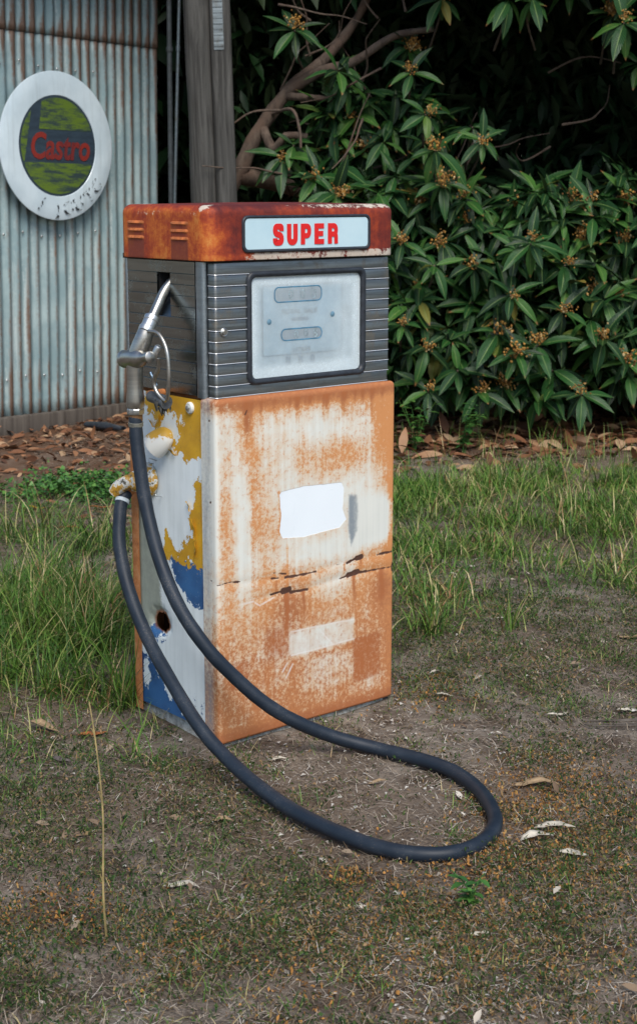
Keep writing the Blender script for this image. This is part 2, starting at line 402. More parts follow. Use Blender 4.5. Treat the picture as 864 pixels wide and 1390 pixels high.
def varmat(name, stops, rough=.75, spec=.25, extra=None):
    m = M(name); r = m.isl(); o = m.co(); n = m.noise(o, 2.2, 4, .6)
    f = m.math('MINIMUM', m.math('MAXIMUM', m.add(r, m.madd(n, .9, -.45)), 0.), 1.)
    return m.set(col=m.ramp(f, stops), rough=rough, spec=spec)
MAT['grass'] = varmat('grass_blade', [(0, (.022, .062, .008)), (.35, (.05, .125, .014)), (.66, (.10, .19, .024)), (.82, (.18, .23, .05)), (.90, (.38, .31, .14)), (.96, (.47, .39, .22)), (1, (.26, .14, .06))], .55, .3)
MAT['cover'] = varmat('creeping_weed', [(0, (.012, .03, .007)), (.35, (.03, .066, .014)), (.6, (.065, .105, .026)), (.75, (.13, .10, .042)), (1, (.25, .16, .08))], .8)
MAT['clover'] = varmat('clover_leaf', [(0, (.02, .075, .016)), (.5, (.04, .125, .022)), (1, (.09, .2, .035))], .5, .35)
MAT['straw'] = varmat('dry_straw', [(0, (.045, .03, .02)), (.35, (.15, .108, .072)), (.65, (.27, .215, .155)), (.9, (.40, .34, .27)), (1, (.52, .48, .42))], .85)
MAT['crumb'] = varmat('dried_orange_debris', [(0, (.11, .055, .02)), (.5, (.27, .13, .035)), (.85, (.40, .20, .055)), (1, (.34, .27, .12))], .85)
MAT['chip'] = varmat('pale_chips', [(0, (.20, .17, .135)), (.5, (.33, .30, .26)), (1, (.48, .46, .42))], .8)
MAT['litter'] = varmat('brown_leaf_litter', [(0, (.07, .03, .016)), (.4, (.16, .065, .028)), (.75, (.26, .125, .06)), (1, (.36, .24, .14))], .7, .35)
MAT['bud'] = varmat('flower_bud', [(0, (.11, .055, .02)), (.4, (.25, .12, .028)), (.8, (.42, .22, .05)), (1, (.48, .38, .2))], .8)
def dleaf(name, c):
    m = M(name); o = m.co(); n = m.noise(o, 40, 5, .7)
    return m.set(col=m.mix(m.mr(n, .3, .7), tuple(v * .6 for v in c), tuple(min(1, v * 1.25) for v in c)), rough=.75, spec=.3, nor=m.bump(n, .3, .003))
MAT['dl_tan'] = dleaf('tan_dead_leaf', (.30, .21, .12)); MAT['dl_red'] = dleaf('rusty_dead_leaf', (.30, .10, .035))
MAT['dl_pale'] = dleaf('bleached_dead_leaf', (.47, .43, .35)); MAT['dl_grey'] = dleaf('grey_dead_leaf', (.13, .105, .10))
MAT['dl_yel'] = dleaf('yellow_dead_leaf', (.62, .36, .03)); MAT['dl_or'] = dleaf('orange_dead_leaf', (.42, .21, .05))

m = M('bare_earth'); o = m.co(); n0 = m.noise(o, .9, 5, .6); n1 = m.noise(o, 6, 7, .65); n2 = m.noise(o, 70, 6, .75); n3 = m.noise(o, 300, 4, .7)
c = m.mix(m.mr(n1, .35, .68), (.085, .06, .043), (.31, .27, .225)); c = m.mix(m.mul(m.mr(m.add(n0, m.madd(n1, .4, -.2)), .44, .64), .8), c, (.15, .105, .072))
c = m.mix(m.mul(m.mr(n2, .52, .72), .6), c, (.36, .32, .27)); c = m.mix(m.mul(m.mr(n3, .55, .7), .5), c, (.05, .036, .026))
sh = m.attr('litter_tint'); c = m.mix(m.mul(sh, .75), c, m.mix(n2, (.05, .024, .013), (.17, .075, .034)))  # reddish-brown leaf litter colour under the tree and along the shed
MAT['earth'] = m.set(col=c, rough=.95, spec=.15, nor=m.bump(m.add(m.mul(n2, .8), m.mul(n3, .5)), .8, .012))
m = M('old_concrete'); o = m.co(); n1 = m.noise(o, 30, 6, .7); n2 = m.noise(m.scale(o, (50, 50, 6)), 1, 5)
c = m.mix(m.mr(n1, .35, .65), (.22, .21, .18), (.50, .52, .49)); c = m.mix(m.mul(m.mr(n2, .5, .7), .7), c, (.10, .12, .13))
MAT['concrete'] = m.set(col=c, rough=.9, nor=m.bump(n1, .6, .006))

# ------------------------------------------------------------------ ground
def hgt(x, y):
    return (fbm(x * 1.3, y * 1.3, 3, 11) - .5) * .05 + (fbm(x * 9, y * 9, 3, 5) - .5) * .018
def axis(lo, hi, step, far):
    a = list(np.arange(lo, hi, step)); s = step; x = a[-1]
    while x < far: s *= 1.35; x += s; a.append(x)
    s = step; x = lo; b = []
    while x > -far: s *= 1.35; x -= s; b.append(x)
    return np.array(b[::-1] + a)
gx, gy = axis(-2.2, 3.2, .035, 220), axis(-1.9, 7.5, .035, 220)
GX, GY = np.meshgrid(gx, gy, indexing='ij')
GZ = hgt(GX, GY)
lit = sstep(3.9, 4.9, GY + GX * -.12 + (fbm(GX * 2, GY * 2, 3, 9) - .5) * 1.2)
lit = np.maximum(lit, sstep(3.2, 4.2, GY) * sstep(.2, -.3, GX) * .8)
g = link('ground', npmesh('ground', np.stack([GX, GY, GZ], -1), gridquads(len(gx), len(gy)), mats=MAT['earth'], attrs={'litter_tint': lit}))
g['kind'] = 'structure'

# ------------------------------------------------------------------ shed
LEAN = R_(1.1)
P0 = Vector((-1.755, 5.47, 0)); WD = Vector((.64, .77, 0)).normalized(); WN = Vector((WD.y, -WD.x, 0))   # along wall, outwards
shed_ang = math.atan2(WD.y, WD.x)
shed = empty('shed', P0, shed_ang, 'old corrugated iron shed wall with rust streaks, behind the pump', 'shed')
WEND = 1.41            # right end of the wall along local x
PITCH = .0762
def sheet(x0, x1, z0, z1, yoff, lowfade):
    nx = int((x1 - x0) / PITCH * 10) + 1; nz = 22
    X, Z = np.meshgrid(np.linspace(x0, x1, nx), np.linspace(z0, z1, nz), indexing='ij')
    ph = 2 * PI * X / PITCH
    Y = -np.sin(ph) * .0115 + yoff + (fbm(X * 3, Z * 1.2, 2, 21) - .5) * .012
    XX = X + Z * math.tan(LEAN) * 0
    low = np.zeros_like(X)
    if lowfade: low = .42 * sstep(.75, .05, Z + (fbm(X * 4, Z, 2, 3) - .5) * .6) * (.35 + .65 * sstep(.6, 1.3, X)) + .7 * sstep(WEND - .35, WEND - .1, X) * sstep(1.2, .3, Z)
    low = low + .25 * sstep(.10, .0, np.abs(Z - 2.50)) + .16 * sstep(1.6, 2.9, Z) - .05  # seam rust; upper wall also painted darker for the shade under the eave
    o = link('corrugated_sheet', npmesh('corrugated_sheet', np.stack([XX, Y, Z], -1), gridquads(nx, nz), mats=MAT['iron'],
             attrs={'valley': .5 + .5 * np.sin(ph), 'low': low}), shed)
    md = o.modifiers.new('thickness', 'SOLIDIFY'); md.thickness = .0012
    return o
edges = [-2.286, -1.524, -.762, 0.0, .762, WEND]
for i in range(len(edges) - 1):
    sheet(edges[i], edges[i + 1] + (.03 if i < 4 else 0), .075, 2.53, -.003 * (i % 2), True)
    sheet(edges[i], edges[i + 1] + (.03 if i < 4 else 0), 2.49, 3.3, -.0085 - .003 * (i % 2), False)
mb = MB(); mb.box(-2.3, WEND + .03, -.05, .07, -.08, .10)
mb.build('bottom_beam', MAT['darkwood'], shed, bevel=.012)
MB().box(-2.3, WEND - .03, .03, .08, 1.2, 1.3).build('wall_rail', MAT['darkwood'], shed, bevel=.004)
# end wall running back, roof
nx, nz = 260, 12
X, Z = np.meshgrid(np.linspace(.02, 2.6, nx), np.linspace(.05, 3.3, nz), indexing='ij'); ph = 2 * PI * X / PITCH
link('corrugated_sheet', npmesh('corrugated_sheet', np.stack([np.full_like(X, WEND - .02) + np.sin(ph) * .0095, X, Z], -1), gridquads(nx, nz), mats=MAT['iron'],
     attrs={'valley': .5 - .5 * np.sin(ph), 'low': np.zeros_like(X)}), shed)
X, Yv = np.meshgrid(np.linspace(-2.5, WEND + .2, 500), np.linspace(-.60, 2.9, 8), indexing='ij'); ph = 2 * PI * X / PITCH  # unseen roof, overhang lengthened to shade the upper wall
link('roof', npmesh('roof', np.stack([X, Yv, 3.20 + .10 * (Yv + .60) + .0095 * np.sin(ph)], -1), gridquads(500, 8), mats=MAT['iron'],
     attrs={'valley': .5 - .5 * np.sin(ph), 'low': np.zeros_like(X)}), shed)
mb = MB()
for zz in (.35, 1.25, 2.3):
    for k in range(1, 10):
        x = (k * 2 - 8) * PITCH + PITCH * .75
        if x < WEND - .02: mb.lathe([(.009, 0), (.008, .003), (.003, .006)], (x, -.0125, zz + random.uniform(-.02, .02)), (0, -1, 0), 8)
nails = mb.build('roofing_nail', MAT['zinc'], shed); nails['kind'] = 'stuff'
shed.rotation_euler = (0, 0, shed_ang)
shed.matrix_world = Matrix.Translation(P0) @ Matrix.Rotation(shed_ang, 4, 'Z') @ Matrix.Rotation(LEAN, 4, 'Y')

# ------------------------------------------------------------------ round sign
sc = Vector((.435, -.075, 1.80))            # on the wall, local to shed
sign = empty('round_sign', (0, 0, 0), 0, 'round white sign with green and dark centre and faded red lettering on the shed', 'sign')
sign.matrix_world = shed.matrix_world @ Matrix.Translation(sc)
RO, RI = .462, .312
m = M('white_enamel'); o = m.co(); n1 = m.noise(o, 5, 5); n2 = m.noise(o, 60, 6, .75); ns = m.noise(m.scale(o, (30, 30, 2)), 1, 5)
c = m.mix(m.mr(n1, .35, .7), (.60, .70, .745), (.50, .60, .65)); c = m.mix(m.mul(m.mr(ns, .5, .75), .35), c, (.36, .42, .43)); c = m.mix(m.mr(n2, .72, .76), c, (.05, .045, .045))
MAT['enamel'] = m.set(col=c, rough=.22, spec=.6)
def signpaint(name, c0, c1, c2):
    m = M(name); o = m.co(); n1 = m.noise(m.scale(o, (4, 1, 26)), 1, 7, .72); n2 = m.noise(o, 90, 5)
    c = m.mix(m.mr(m.add(n1, m.madd(n2, .2, -.1)), .42, .60), c0, c1); c = m.mix(m.mr(n2, .62, .75), c, c2)
    return m.set(col=c, rough=.5)
MAT['sgreen'] = signpaint('faded_green_paint', (.10, .16, .018), (.026, .045, .045), (.06, .105, .03))
MAT['snavy'] = signpaint('faded_navy_paint', (.022, .036, .052), (.03, .05, .07), (.02, .03, .04))
MAT['sred'] = signpaint('faded_red_paint', (.22, .022, .014), (.13, .018, .018), (.10, .022, .02))
m = M('worn_black_print'); o = m.co(); n = m.noise(o, 32, 6, .75)
m.set(col=(.03, .035, .04), rough=.6, alpha=m.mr(n, .515, .55)); MAT['worn'] = m.m
circ = lambda r, n=96: [(r * math.cos(2 * PI * k / n), r * math.sin(2 * PI * k / n)) for k in range(n)]
prof = [(RO, -.012), (RO + .001, -.018), (RO, -.022), (RO - .006, -.0245), (RI + .07, -.030), (RI + .004, -.029), (RI, -.024)]
mb = MB(); n = 96
vs = [(r * math.cos(2 * PI * k / n), h, r * math.sin(2 * PI * k / n)) for r, h in prof for k in range(n)]
fs = [(i * n + k, i * n + (k + 1) % n, (i + 1) * n + (k + 1) % n, (i + 1) * n + k) for i in range(len(prof) - 1) for k in range(n)]
fs.append(tuple(range(n))); mb.add(vs, fs); mb.build('rim', MAT['enamel'], sign)
mb = MB(); mb.prism(circ(RI), -.004, -.026); disc = mb.build('disc', MAT['snavy'], sign)
def clip(poly, a, b, c):      # keep a*x+b*y>=c
    out = []
    for i in range(len(poly)):
        p, q = poly[i], poly[(i + 1) % len(poly)]; dp = a * p[0] + b * p[1] - c; dq = a * q[0] + b * q[1] - c
        if dp >= 0: out.append(p)
        if (dp >= 0) != (dq >= 0): t = dp / (dp - dq); out.append((p[0] + (q[0] - p[0]) * t, p[1] + (q[1] - p[1]) * t))
    return out
base = circ(.298)
top_ = clip(clip(base, 0, 1, .102), 1, -.14, -.165)
bot_ = clip(clip(base, 0, -1, .104), 1, -.19, -.245)
lef_ = clip(clip(base, -1, .19, .252), 0, 1, -.16)
for p in (top_, bot_, lef_):
    MB().prism(p, -.025, -.0275).build('green_field', MAT['sgreen'], disc)
text_mesh('lettering', 'Castro', .225, MAT['sred'], disc, (-.232, -.0285, -.078), sx=.78, shear=.16, bold=.006, align='LEFT')
for ch, ang, sz in (('/', -112, .12), ('J', -92, .1), ('O', -79, .115), ('U', -66, .115), ('T', -51, .11), ('C', -38, .11)):
    a = R_(ang); rr = RI + .118
    t = text_mesh('lettering', ch, sz, MAT['worn'], sign, (rr * math.cos(a), -.0335, rr * math.sin(a)), sx=1, bold=.004)
    t.rotation_euler = (PI / 2, -(a + PI / 2), 0)

# ------------------------------------------------------------------ timber post and pipes
post = empty('timber_post', (-.42, 5.6, 0), 0, 'weathered grey double timber post with a nail plate, right of the shed', 'post')
def lumpy(name, r, x, y, z1, mat, seed, flat=0):
    nz, ns = 46, 26; Z, A = np.meshgrid(np.linspace(-.15, z1, nz), np.arange(ns) * 2 * PI / ns, indexing='ij')
    if flat:
        c, s_ = np.cos(A), np.sin(A); k = (np.abs(c) ** 7 + np.abs(s_) ** 7) ** (-1 / 7.)
        rr = r * k
    else: rr = r * (1 + (fbm(A * 1.2 + 7, Z * 2, 3, seed) - .5) * .25 * np.sin(A / 2) ** 2)
    rr = rr * (1 + (fbm(A * 5, Z * .8, 3, seed + 4) - .5) * .06)
    V = np.stack([x + rr * np.cos(A), y + rr * np.sin(A) * (1.0 if not flat else .9), Z], -1)
    me = npmesh(name, V.reshape(-1, 3), gridquads(nz, ns)[:0], mats=mat)
    q = []
    for i in range(nz - 1):
        for k in range(ns): q.append((i * ns + k, i * ns + (k + 1) % ns, (i + 1) * ns + (k + 1) % ns, (i + 1) * ns + k))
    return link(name, npmesh(name, V.reshape(-1, 3), q, mats=mat), post)
lumpy('log', .083, -.055, .02, 3.6, MAT['greywood'], 31)
lumpy('sawn_post', .062, .085, .0, 3.6, MAT['greywood'], 37, flat=1)
mb = MB(); mb.box(.045, .105, -.0605, -.0585, 2.36, 2.75)
for i in range(4):
    for k in range(11): mb.lathe([(.006, 0), (.004, .004), (.001, .006)], (.053 + i * .0145, -.0605, 2.38 + k * .033), (0, -1, 0), 6)
mb.build('nail_plate', metal('dull_nail_plate', (.22, .25, .26), .5), post)
post.rotation_euler = (0, R_(-1.6), 0); post.location.x = -.345
for name, xa, xb, rr, mt, lab in (('downpipe', -.70, -.69, .017, 'darkpipe', 'dark thin pipe standing close to the shed corner'), ('downpipe', -.70, -.62, .012, 'pipe', 'pale grey thin pipe between the dark pipe and the timber post')):
    z0 = 1.46 if rr < .015 else 1.46
    f = (xb - xa) / (2.72 - z0); X0 = xa - f * z0 * .25
    mb = MB(); mb.tube([(X0 + .0, 6.1 if rr > .015 else 6.05, -.05), (xa + (.03 if rr < .015 else 0), 6.1 if rr > .015 else 6.05, z0), (xb, 6.1 if rr > .015 else 6.05, 2.72), (xb + (xb - xa) * .5, 6.1, 3.6)], rr, 12)
    for zz in (1.2, 2.4): mb.lathe([(rr * 1.35, 0), (rr * 1.35, .03)], (X0 + (xb - X0) * zz / 2.72, 6.1 if rr > .015 else 6.05, zz), (0, 0, 1), 12)
    tag(mb.build(name, MAT[mt]), lab, 'pipe')

# ------------------------------------------------------------------ fuel pump
YAW = .7031
W, D, ZT, ZH, ZC = .6485, .42, .965, 1.324, 1.472
pump = empty('fuel_pump', (0, 0, 0), YAW, 'rusty old fuel pump with red-brown hood and white front panel', 'fuel pump')
def planpath(corners, r, step):
    """rounded open polyline in plan: list of (x,y,nx,ny,s)"""
    pts = [Vector(corners[0])]
    for i in range(1, len(corners) - 1):
        a, b, c = (Vector(corners[i + k]) for k in (-1, 0, 1)); u = (a - b).normalized(); v = (c - b).normalized()
        for k in range(7):
            t = k / 6; p, q = b + u * r, b + v * r
            pts.append(p * (1 - t) ** 2 + b * 2 * t * (1 - t) + q * t * t)
    pts.append(Vector(corners[-1])); out = [pts[0]]
    for a, b in zip(pts[:-1], pts[1:]):
        n = max(1, int((b - a).length / step))
        out += [a + (b - a) * (k / n) for k in range(1, n + 1)]
    res = []; s = 0
    for i, p in enumerate(out):
        t = (out[min(i + 1, len(out) - 1)] - out[max(i - 1, 0)]).normalized()
        if i: s += (p - out[i - 1]).length
        res.append((p.x, p.y, t.y, -t.x, s))
    return np.array(res)
# front panel (folded sheet with flanges)
pp = planpath([(0, .066), (0, 0), (W, 0), (W, .066)], .013, .0034)
zs = np.concatenate([np.linspace(.006, ZT - .014, 290), ZT - .014 + .014 * np.sin(np.linspace(.2, 1, 6) * PI / 2), [ZT, ZT]])
ins = np.concatenate([np.zeros(290), .014 * (1 - np.cos(np.linspace(.2, 1, 6) * PI / 2)), [.02, .045]])
ins[:3] = (.006, .002, .0)
PX, ZZ = np.meshgrid(pp[:, 4], zs, indexing='ij'); IN = np.broadcast_to(ins, PX.shape)
fx = PX - .066 + .004                                   # front coordinate: 0 at the left corner, W at the right
dent = (fbm(fx * 5 + 3, ZZ * 4, 3, 41) - .5) * .006 * sstep(0, .06, fx) * sstep(W, W - .06, fx)
crk = (linedist(fx, ZZ, [(0, .462), (.24, .448), (.65, .456)]), linedist(fx, ZZ, [(.12, .402), (.3, .398), (.48, .414), (.65, .409)]))
dent = dent + .0015 * np.exp(-(crk[0] / .012) ** 2) + .002 * np.exp(-(crk[1] / .012) ** 2) * sstep(.05, .2, fx)
VX = pp[:, 0][:, None] - pp[:, 2][:, None] * (IN + dent); VY = pp[:, 1][:, None] - pp[:, 3][:, None] * (IN + dent)
g_ = lambda cx, cz, sx, sz: np.exp(-(((fx - cx) / sx) ** 2 + ((ZZ - cz) / sz) ** 2))
rect = lambda x0, x1, z0, z1, e=.011: sstep(x0 - e, x0 + e, fx) * sstep(x1 + e, x1 - e, fx) * sstep(z0 - e, z0 + e, ZZ) * sstep(z1 + e, z1 - e, ZZ)
rust = .31 + .35 * sstep(.60, .24, ZZ) + .12 * sstep(.35, .05, ZZ)
rust += .75 * sstep(.905, .95, ZZ) * (.6 + .4 * sstep(.0, .2, fx)) + .15 * sstep(.85, .93, ZZ)
rust += .42 * g_(.10, .86, .035, .10) + .34 * g_(.125, .68, .03, .13) + .34 * g_(.03, .62, .022, .2) + .25 * g_(.14, .6, .1, .08)
rust += .45 * g_(.44, .775, .11, .06) + .25 * g_(.30, .82, .03, .07) + .5 * g_(.595, .83, .035, .13) + .35 * g_(.63, .6, .02, .4) + .25 * g_(.52, .9, .12, .05)
rust += .35 * g_(.6, .44, .08, .04) + .3 * g_(.25, .45, .15, .04) + .25 * g_(.36, .36, .2, .05) + .3 * g_(.60, .32, .05, .10)
rust += .35 * np.exp(-((fx - .241) / .004) ** 2) * sstep(.33, .36, ZZ) * sstep(.56, .53, ZZ)
rust -= .75 * rect(.485, .64, .50, .62, .03) + .30 * g_(.36, .86, .10, .05) + .32 * g_(.09, .57, .03, .2) + .35 * g_(.37, .50, .12, .035) + .45 * g_(.40, .39, .09, .045)
rust += -.45 * rect(.249, .491, .212, .281) - .20 * rect(.30, .491, .092, .187) - .18 * g_(.5, .06, .2, .05)
rust += .28 * sstep(.012, .002, np.abs(fx)) * 0 - .22 * sstep(.018, -.005, fx) * sstep(.25, .45, ZZ)
rust += .25 * np.exp(-(linedist(fx, ZZ, [(.212, .69), (.219, .624), (.213, .575)]) / .006) ** 2) * 1.6
rust += .8 * sstep(.016, .008, ZZ)
runs = np.zeros_like(fx)
for x_, z_, l_, w_, a_ in [(.238, .40, .14, .006, .8), (.30, .395, .09, .004, .5), (.49, .41, .13, .007, .6), (.515, .455, .05, .005, .6), (.60, .41, .16, .008, .5), (.20, .44, .06, .004, .4), (.45, .445, .07, .004, .4)] + [(random.uniform(.03, .63), .945, random.uniform(.03, .16), random.uniform(.003, .009), random.uniform(.2, .55)) for _ in range(22)]:
    runs = np.maximum(runs, a_ * np.exp(-((fx - x_ - .002 * np.sin(ZZ * 60)) / w_) ** 2) * sstep(z_ - l_, z_, ZZ) * (ZZ < z_ + .004))
rust += runs + .45 * sstep(.030, .004, np.abs(W - .006 - fx)) + .30 * sstep(.07, .02, ZZ)
tone = .8 * runs + .40 * sstep(.46, .2, ZZ) * .8 + .3 * sstep(.05, .01, ZZ) + .75 * rect(.491, .588, .087, .212) + .4 * rect(.167, .241, .22, .304, .02) + .35 * rect(.038, .102, .16, .232) + .8 * sstep(.91, .95, ZZ) * .6
tone += .5 * g_(.105, .90, .014, .05) + .35 * g_(.6, .36, .05, .06) + .35 * g_(.25, .36, .06, .08)
pale = .55 * np.maximum.reduce([sstep(.0055, .002, linedist(fx, ZZ, l)) for l in ([(.068, .395), (.119, .396)], [(.125, .392), (.142, .381), (.194, .395)], [(.235, .152), (.259, .187)], [(.222, .172), (.24, .195)], [(.255, .214), (.491, .216)], [(.252, .284), (.491, .276)], [(.36, .268), (.41, .215)])])
pale = np.maximum(pale, .6 * sstep(.003, .001, np.abs(fx - .040)) * sstep(.40, .43, ZZ) * sstep(.0, .3, ZZ) * 0)
patch = polysdf(fx, ZZ, [(.212, .683), (.219, .691), (.296, .697), (.44, .69), (.449, .674), (.444, .614), (.458, .58), (.433, .56), (.296, .552), (.224, .559), (.213, .579), (.219, .624)])
gsdf = polysdf(fx, ZZ, [(.466, .65), (.50, .65), (.506, .605), (.503, .54), (.478, .496), (.466, .546)])
grey = 1.0 * sstep(-.010, .010, gsdf) * (.75 + .25 * sstep(.495, .475, fx))
grey = np.maximum(grey, .75 * sstep(-.0, -.03, PX * 0 + fx - .0) * (.4 + .6 * fbm(fx * 40, ZZ * 6, 2, 3)))
def dk(pts, wid): return wid - linedist(fx, ZZ, pts)
dark = np.maximum.reduce([dk([(-.001, .461), (.041, .464), (.075, .460)], .0022), dk([(.184, .45), (.21, .447)], .0022), dk([(.192, .465), (.236, .455)], .002), dk([(.234, .445), (.311, .443), (.344, .444)], .0035),
                          dk([(.181, .404), (.223, .407)], .003), dk([(.226, .407), (.246, .408)], .010), dk([(.25, .399), (.314, .397)], .0038), dk([(.422, .45), (.45, .449)], .001), dk([(.463, .449), (.504, .459)], .004), dk([(.500, .458), (.52, .459)], .0075),
                          dk([(.582, .455), (.648, .456)], .0035), dk([(.433, .407), (.47, .412)], .002), dk([(.468, .413), (.505, .416)], .0085), dk([(.51, .413), (.54, .412)], .004), dk([(.54, .411), (.648, .409)], .0022), dk([(.643, .40), (.648, .42)], .006), dk([(.098, .918), (.103, .928)], .003)])
dark = np.maximum(dark, .0035 - np.hypot(fx + .024, np.minimum.reduce([np.abs(ZZ - q) for q in (.908, .686, .47, .044)])))
me = npmesh('front_panel', np.stack([VX, VY, ZZ], -1), gridquads(*PX.shape), mats=MAT['front'], attrs=dict(rust=rust, dark=dark, patch=patch, grey=grey, pale=pale, tone=tone))
fp = link('front_panel', me, pump); fp['label'] = 'rust-stained white front panel with a bright white bare patch'
# side panel
ys, zz = np.arange(.058, .392, .0032), np.linspace(.035, .957, 290)
SY, SZ = np.meshgrid(ys, zz, indexing='ij')
yel = polysdf(SY, SZ, [(.345, .99), (.03, .99), (.03, .806), (.104, .797), (.146, .781), (.17, .802), (.195, .788), (.204, .828), (.179, .831), (.178, .872), (.15, .876), (.163, .909), (.184, .892), (.212, .909), (.244, .906), (.26, .863), (.285, .859), (.295, .9), (.321, .887)])
yel = np.maximum(yel, polysdf(SY, SZ, [(.104, .735), (.03, .745), (.03, .486), (.262, .489), (.25, .575), (.213, .54), (.189, .515), (.152, .557), (.124, .573), (.129, .634), (.107, .678)]))
line = .489 - SZ + 0 * SY
yel = np.where(SZ < .53, np.minimum(yel, (SZ - .4875) * .4 + (0.0 if 1 else 0)), yel)
blu = polysdf(SY, SZ, [(.245, .51), (.03, .51), (.03, .378), (.116, .384), (.143, .391), (.174, .416), (.206, .442)])
blu = np.maximum(blu, polysdf(SY, SZ, [(.42, .14), (.371, .187), (.33, .175), (.293, .151), (.267, .135), (.238, .109), (.202, .097), (.167, .074), (.125, .053), (.06, .03), (.06, -.1), (.42, -.1)]))
for hole_ in ([(.375, .165), (.352, .175), (.345, .13), (.352, .085), (.372, .10)], [(.305, .15), (.285, .14), (.262, .10), (.235, .075), (.225, .085), (.262, .122)], [(.20, .085), (.19, .082), (.175, .055), (.183, .052)]):
    blu = np.minimum(blu, -polysdf(SY, SZ, hole_) - .003)
blu = np.maximum(blu, .018 - np.hypot((SY - .30) * .6, SZ - .258))
blu = np.maximum(blu, -.022 + .02 * sstep(.2, .05, SZ) * sstep(.3, .06, SY))
dirt = .95 * sstep(-.02, .04, polysdf(SY, SZ, [(.40, .76), (.335, .71), (.29, .566), (.27, .399), (.262, .29), (.40, .24)])) + .35 * sstep(.12, .05, SY) * sstep(.3, .45, SZ) * sstep(.78, .6, SZ) + .3 * sstep(.84, .95, SZ) * sstep(.18, .3, SY) + .1
dirt += .25 * sstep(.25, .4, SY)
hsd = np.hypot((SY - .283) / 1.15, (SZ - .297)) + (fbm(SY * 60, SZ * 60, 2, 5) - .5) * .012
rst = .034 - hsd
sq = gridquads(*SY.shape); cen = hsd.reshape(-1)[sq].mean(1); sq = sq[cen > .027]
wav = (fbm(SY * 7, SZ * 5, 3, 17) - .5) * .004 + .010 * np.exp(-((hsd - .03) / .014) ** 2)
me = npmesh('side_panel', np.stack([.004 + wav, SY, SZ], -1), sq, mats=MAT['side'], attrs=dict(yel=yel, blu=blu, dirt=dirt, rst=rst))
sp = link('side_panel', me, pump); sp['label'] = 'side panel with peeling yellow, blue and white paint and a rusted hole'
# curled paint flakes
for (y, z, l, a) in ((.105, .60, .06, 80), (.10, .545, .05, 100), (.128, .66, .03, 60), (.30, .87, .03, 40), (.265, .885, .035, 120), (.20, .80, .03, 20)):
    mb = MB(); ca, sa = math.cos(R_(a)), math.sin(R_(a)); pr = []
    for i in range(7):
        t = i / 6; wd = .007 * math.sin(PI * (t * .9 + .05)) + .001
        for k in range(3):
            u = (k - 1) * wd; pr.append((.002 - .009 * (k / 2) ** 2 - .002 * math.sin(9 * t), y + ca * l * (t - .5) - sa * u, z + sa * l * (t - .5) + ca * u))
    mb.add(pr, [(i * 3 + k, i * 3 + k + 1, i * 3 + k + 4, i * 3 + k + 3) for i in range(6) for k in range(2)])
    mb.build('paint_flake', MAT['yelflake'] if 'yelflake' in MAT else MAT.setdefault('yelflake', plain('yellow_paint_flake', (.56, .32, .03), .5)), pump)
# rear panel with its rusty flange, other side, inside, floor, top
pr = planpath([(W, D - .045), (W, D), (0, D), (0, D - .045)], .012, .02)
ZZr = np.linspace(.01, ZT, 30); A, B = np.meshgrid(np.arange(len(pr)), ZZr, indexing='ij')
link('rear_panel', npmesh('rear_panel', np.stack([pr[:, 0][:, None] + 0 * B - .002 * pr[:, 2][:, None] * 0, pr[:, 1][:, None] + 0 * B, B], -1), gridquads(*A.shape), mats=MAT['rust']), pump)
MB().box(W - .008, W - .004, .06, D - .03, .03, ZT - .006).build('side_panel', MAT['rust'], pump)
MB().box(.09, .095, .03, D - .03, .02, ZT - .03).build('inner_frame', MAT['cavity'], pump)
mb = MB(); mb.box(.03, W - .012, .035, D - .008, ZT - .02, ZT - .004); mb.build('top_plate', MAT['front'] if 0 else MAT['rust'], pump)
mb = MB(); mb.box(.018, W - .02, .018, D - .012, -.10, .034); pl = mb.build('plinth', MAT['concrete'], pump, bevel=.008)
# washer bolt
mb = MB(); mb.lathe([(.0165, 0), (.0165, .005), (.013, .008), (.007, .008)], (.004, .117, .932), (-1, 0, 0), 20); bolt = mb.build('bolt', plain('white_washer', (.62, .64, .62), .5), pump)
mb = MB(); mb.lathe([(.0075, 0), (.0075, .006), (.004, .008)], (-.003, .117, .932), (-1, 0, 0), 6); mb.build('bolt_head', MAT['zinc'], bolt)
# nozzle cup: tapered scoop, mouth downwards to the rear
m = M('yellow_white_paint'); o = m.co(); n1 = m.noise(o, 40, 6, .7); s_ = m.sep(o)
f = m.mr(m.add(m.madd(s_[2], 14., 0.), m.madd(n1, 1.2, -.6)), 11.75, 11.85)
MAT['cup'] = m.set(col=m.mix(f, (.68, .69, .66), (.52, .30, .03)), rough=.5, nor=m.bump(n1, .3, .002))
mb = MB(); ns_, nl = 18, 8; vs = []
ax = Vector((-.28, .70, -.62)).normalized(); u_ = Vector((-1, 0, 0)); u_ = (u_ - ax * u_.dot(ax)).normalized(); v_ = ax.cross(u_); o0 = Vector((-.004, .205, .856))
for i in range(nl):
    t = i / (nl - 1); r = .010 + .029 * math.sqrt(1 - (1 - t) ** 2)
    for k in range(ns_):
        a = 2 * PI * k / ns_; vs.append(o0 + ax * (.070 * t) + (u_ * math.cos(a) * .85 + v_ * math.sin(a)) * r)
n_ = nl * ns_
for k in range(ns_):                            # lip turned inwards
    a = 2 * PI * k / ns_; vs.append(o0 + ax * .060 + (u_ * math.cos(a) * .85 + v_ * math.sin(a)) * .033)
fs = [(i * ns_ + k, i * ns_ + (k + 1) % ns_, (i + 1) * ns_ + (k + 1) % ns_, (i + 1) * ns_ + k) for i in range(nl) for k in range(ns_)]
fs += [tuple(range(ns_ - 1, -1, -1)), tuple(n_ + k for k in range(ns_))]
mb.add(vs, fs); mb.build('nozzle_cup', MAT['cup'], pump)
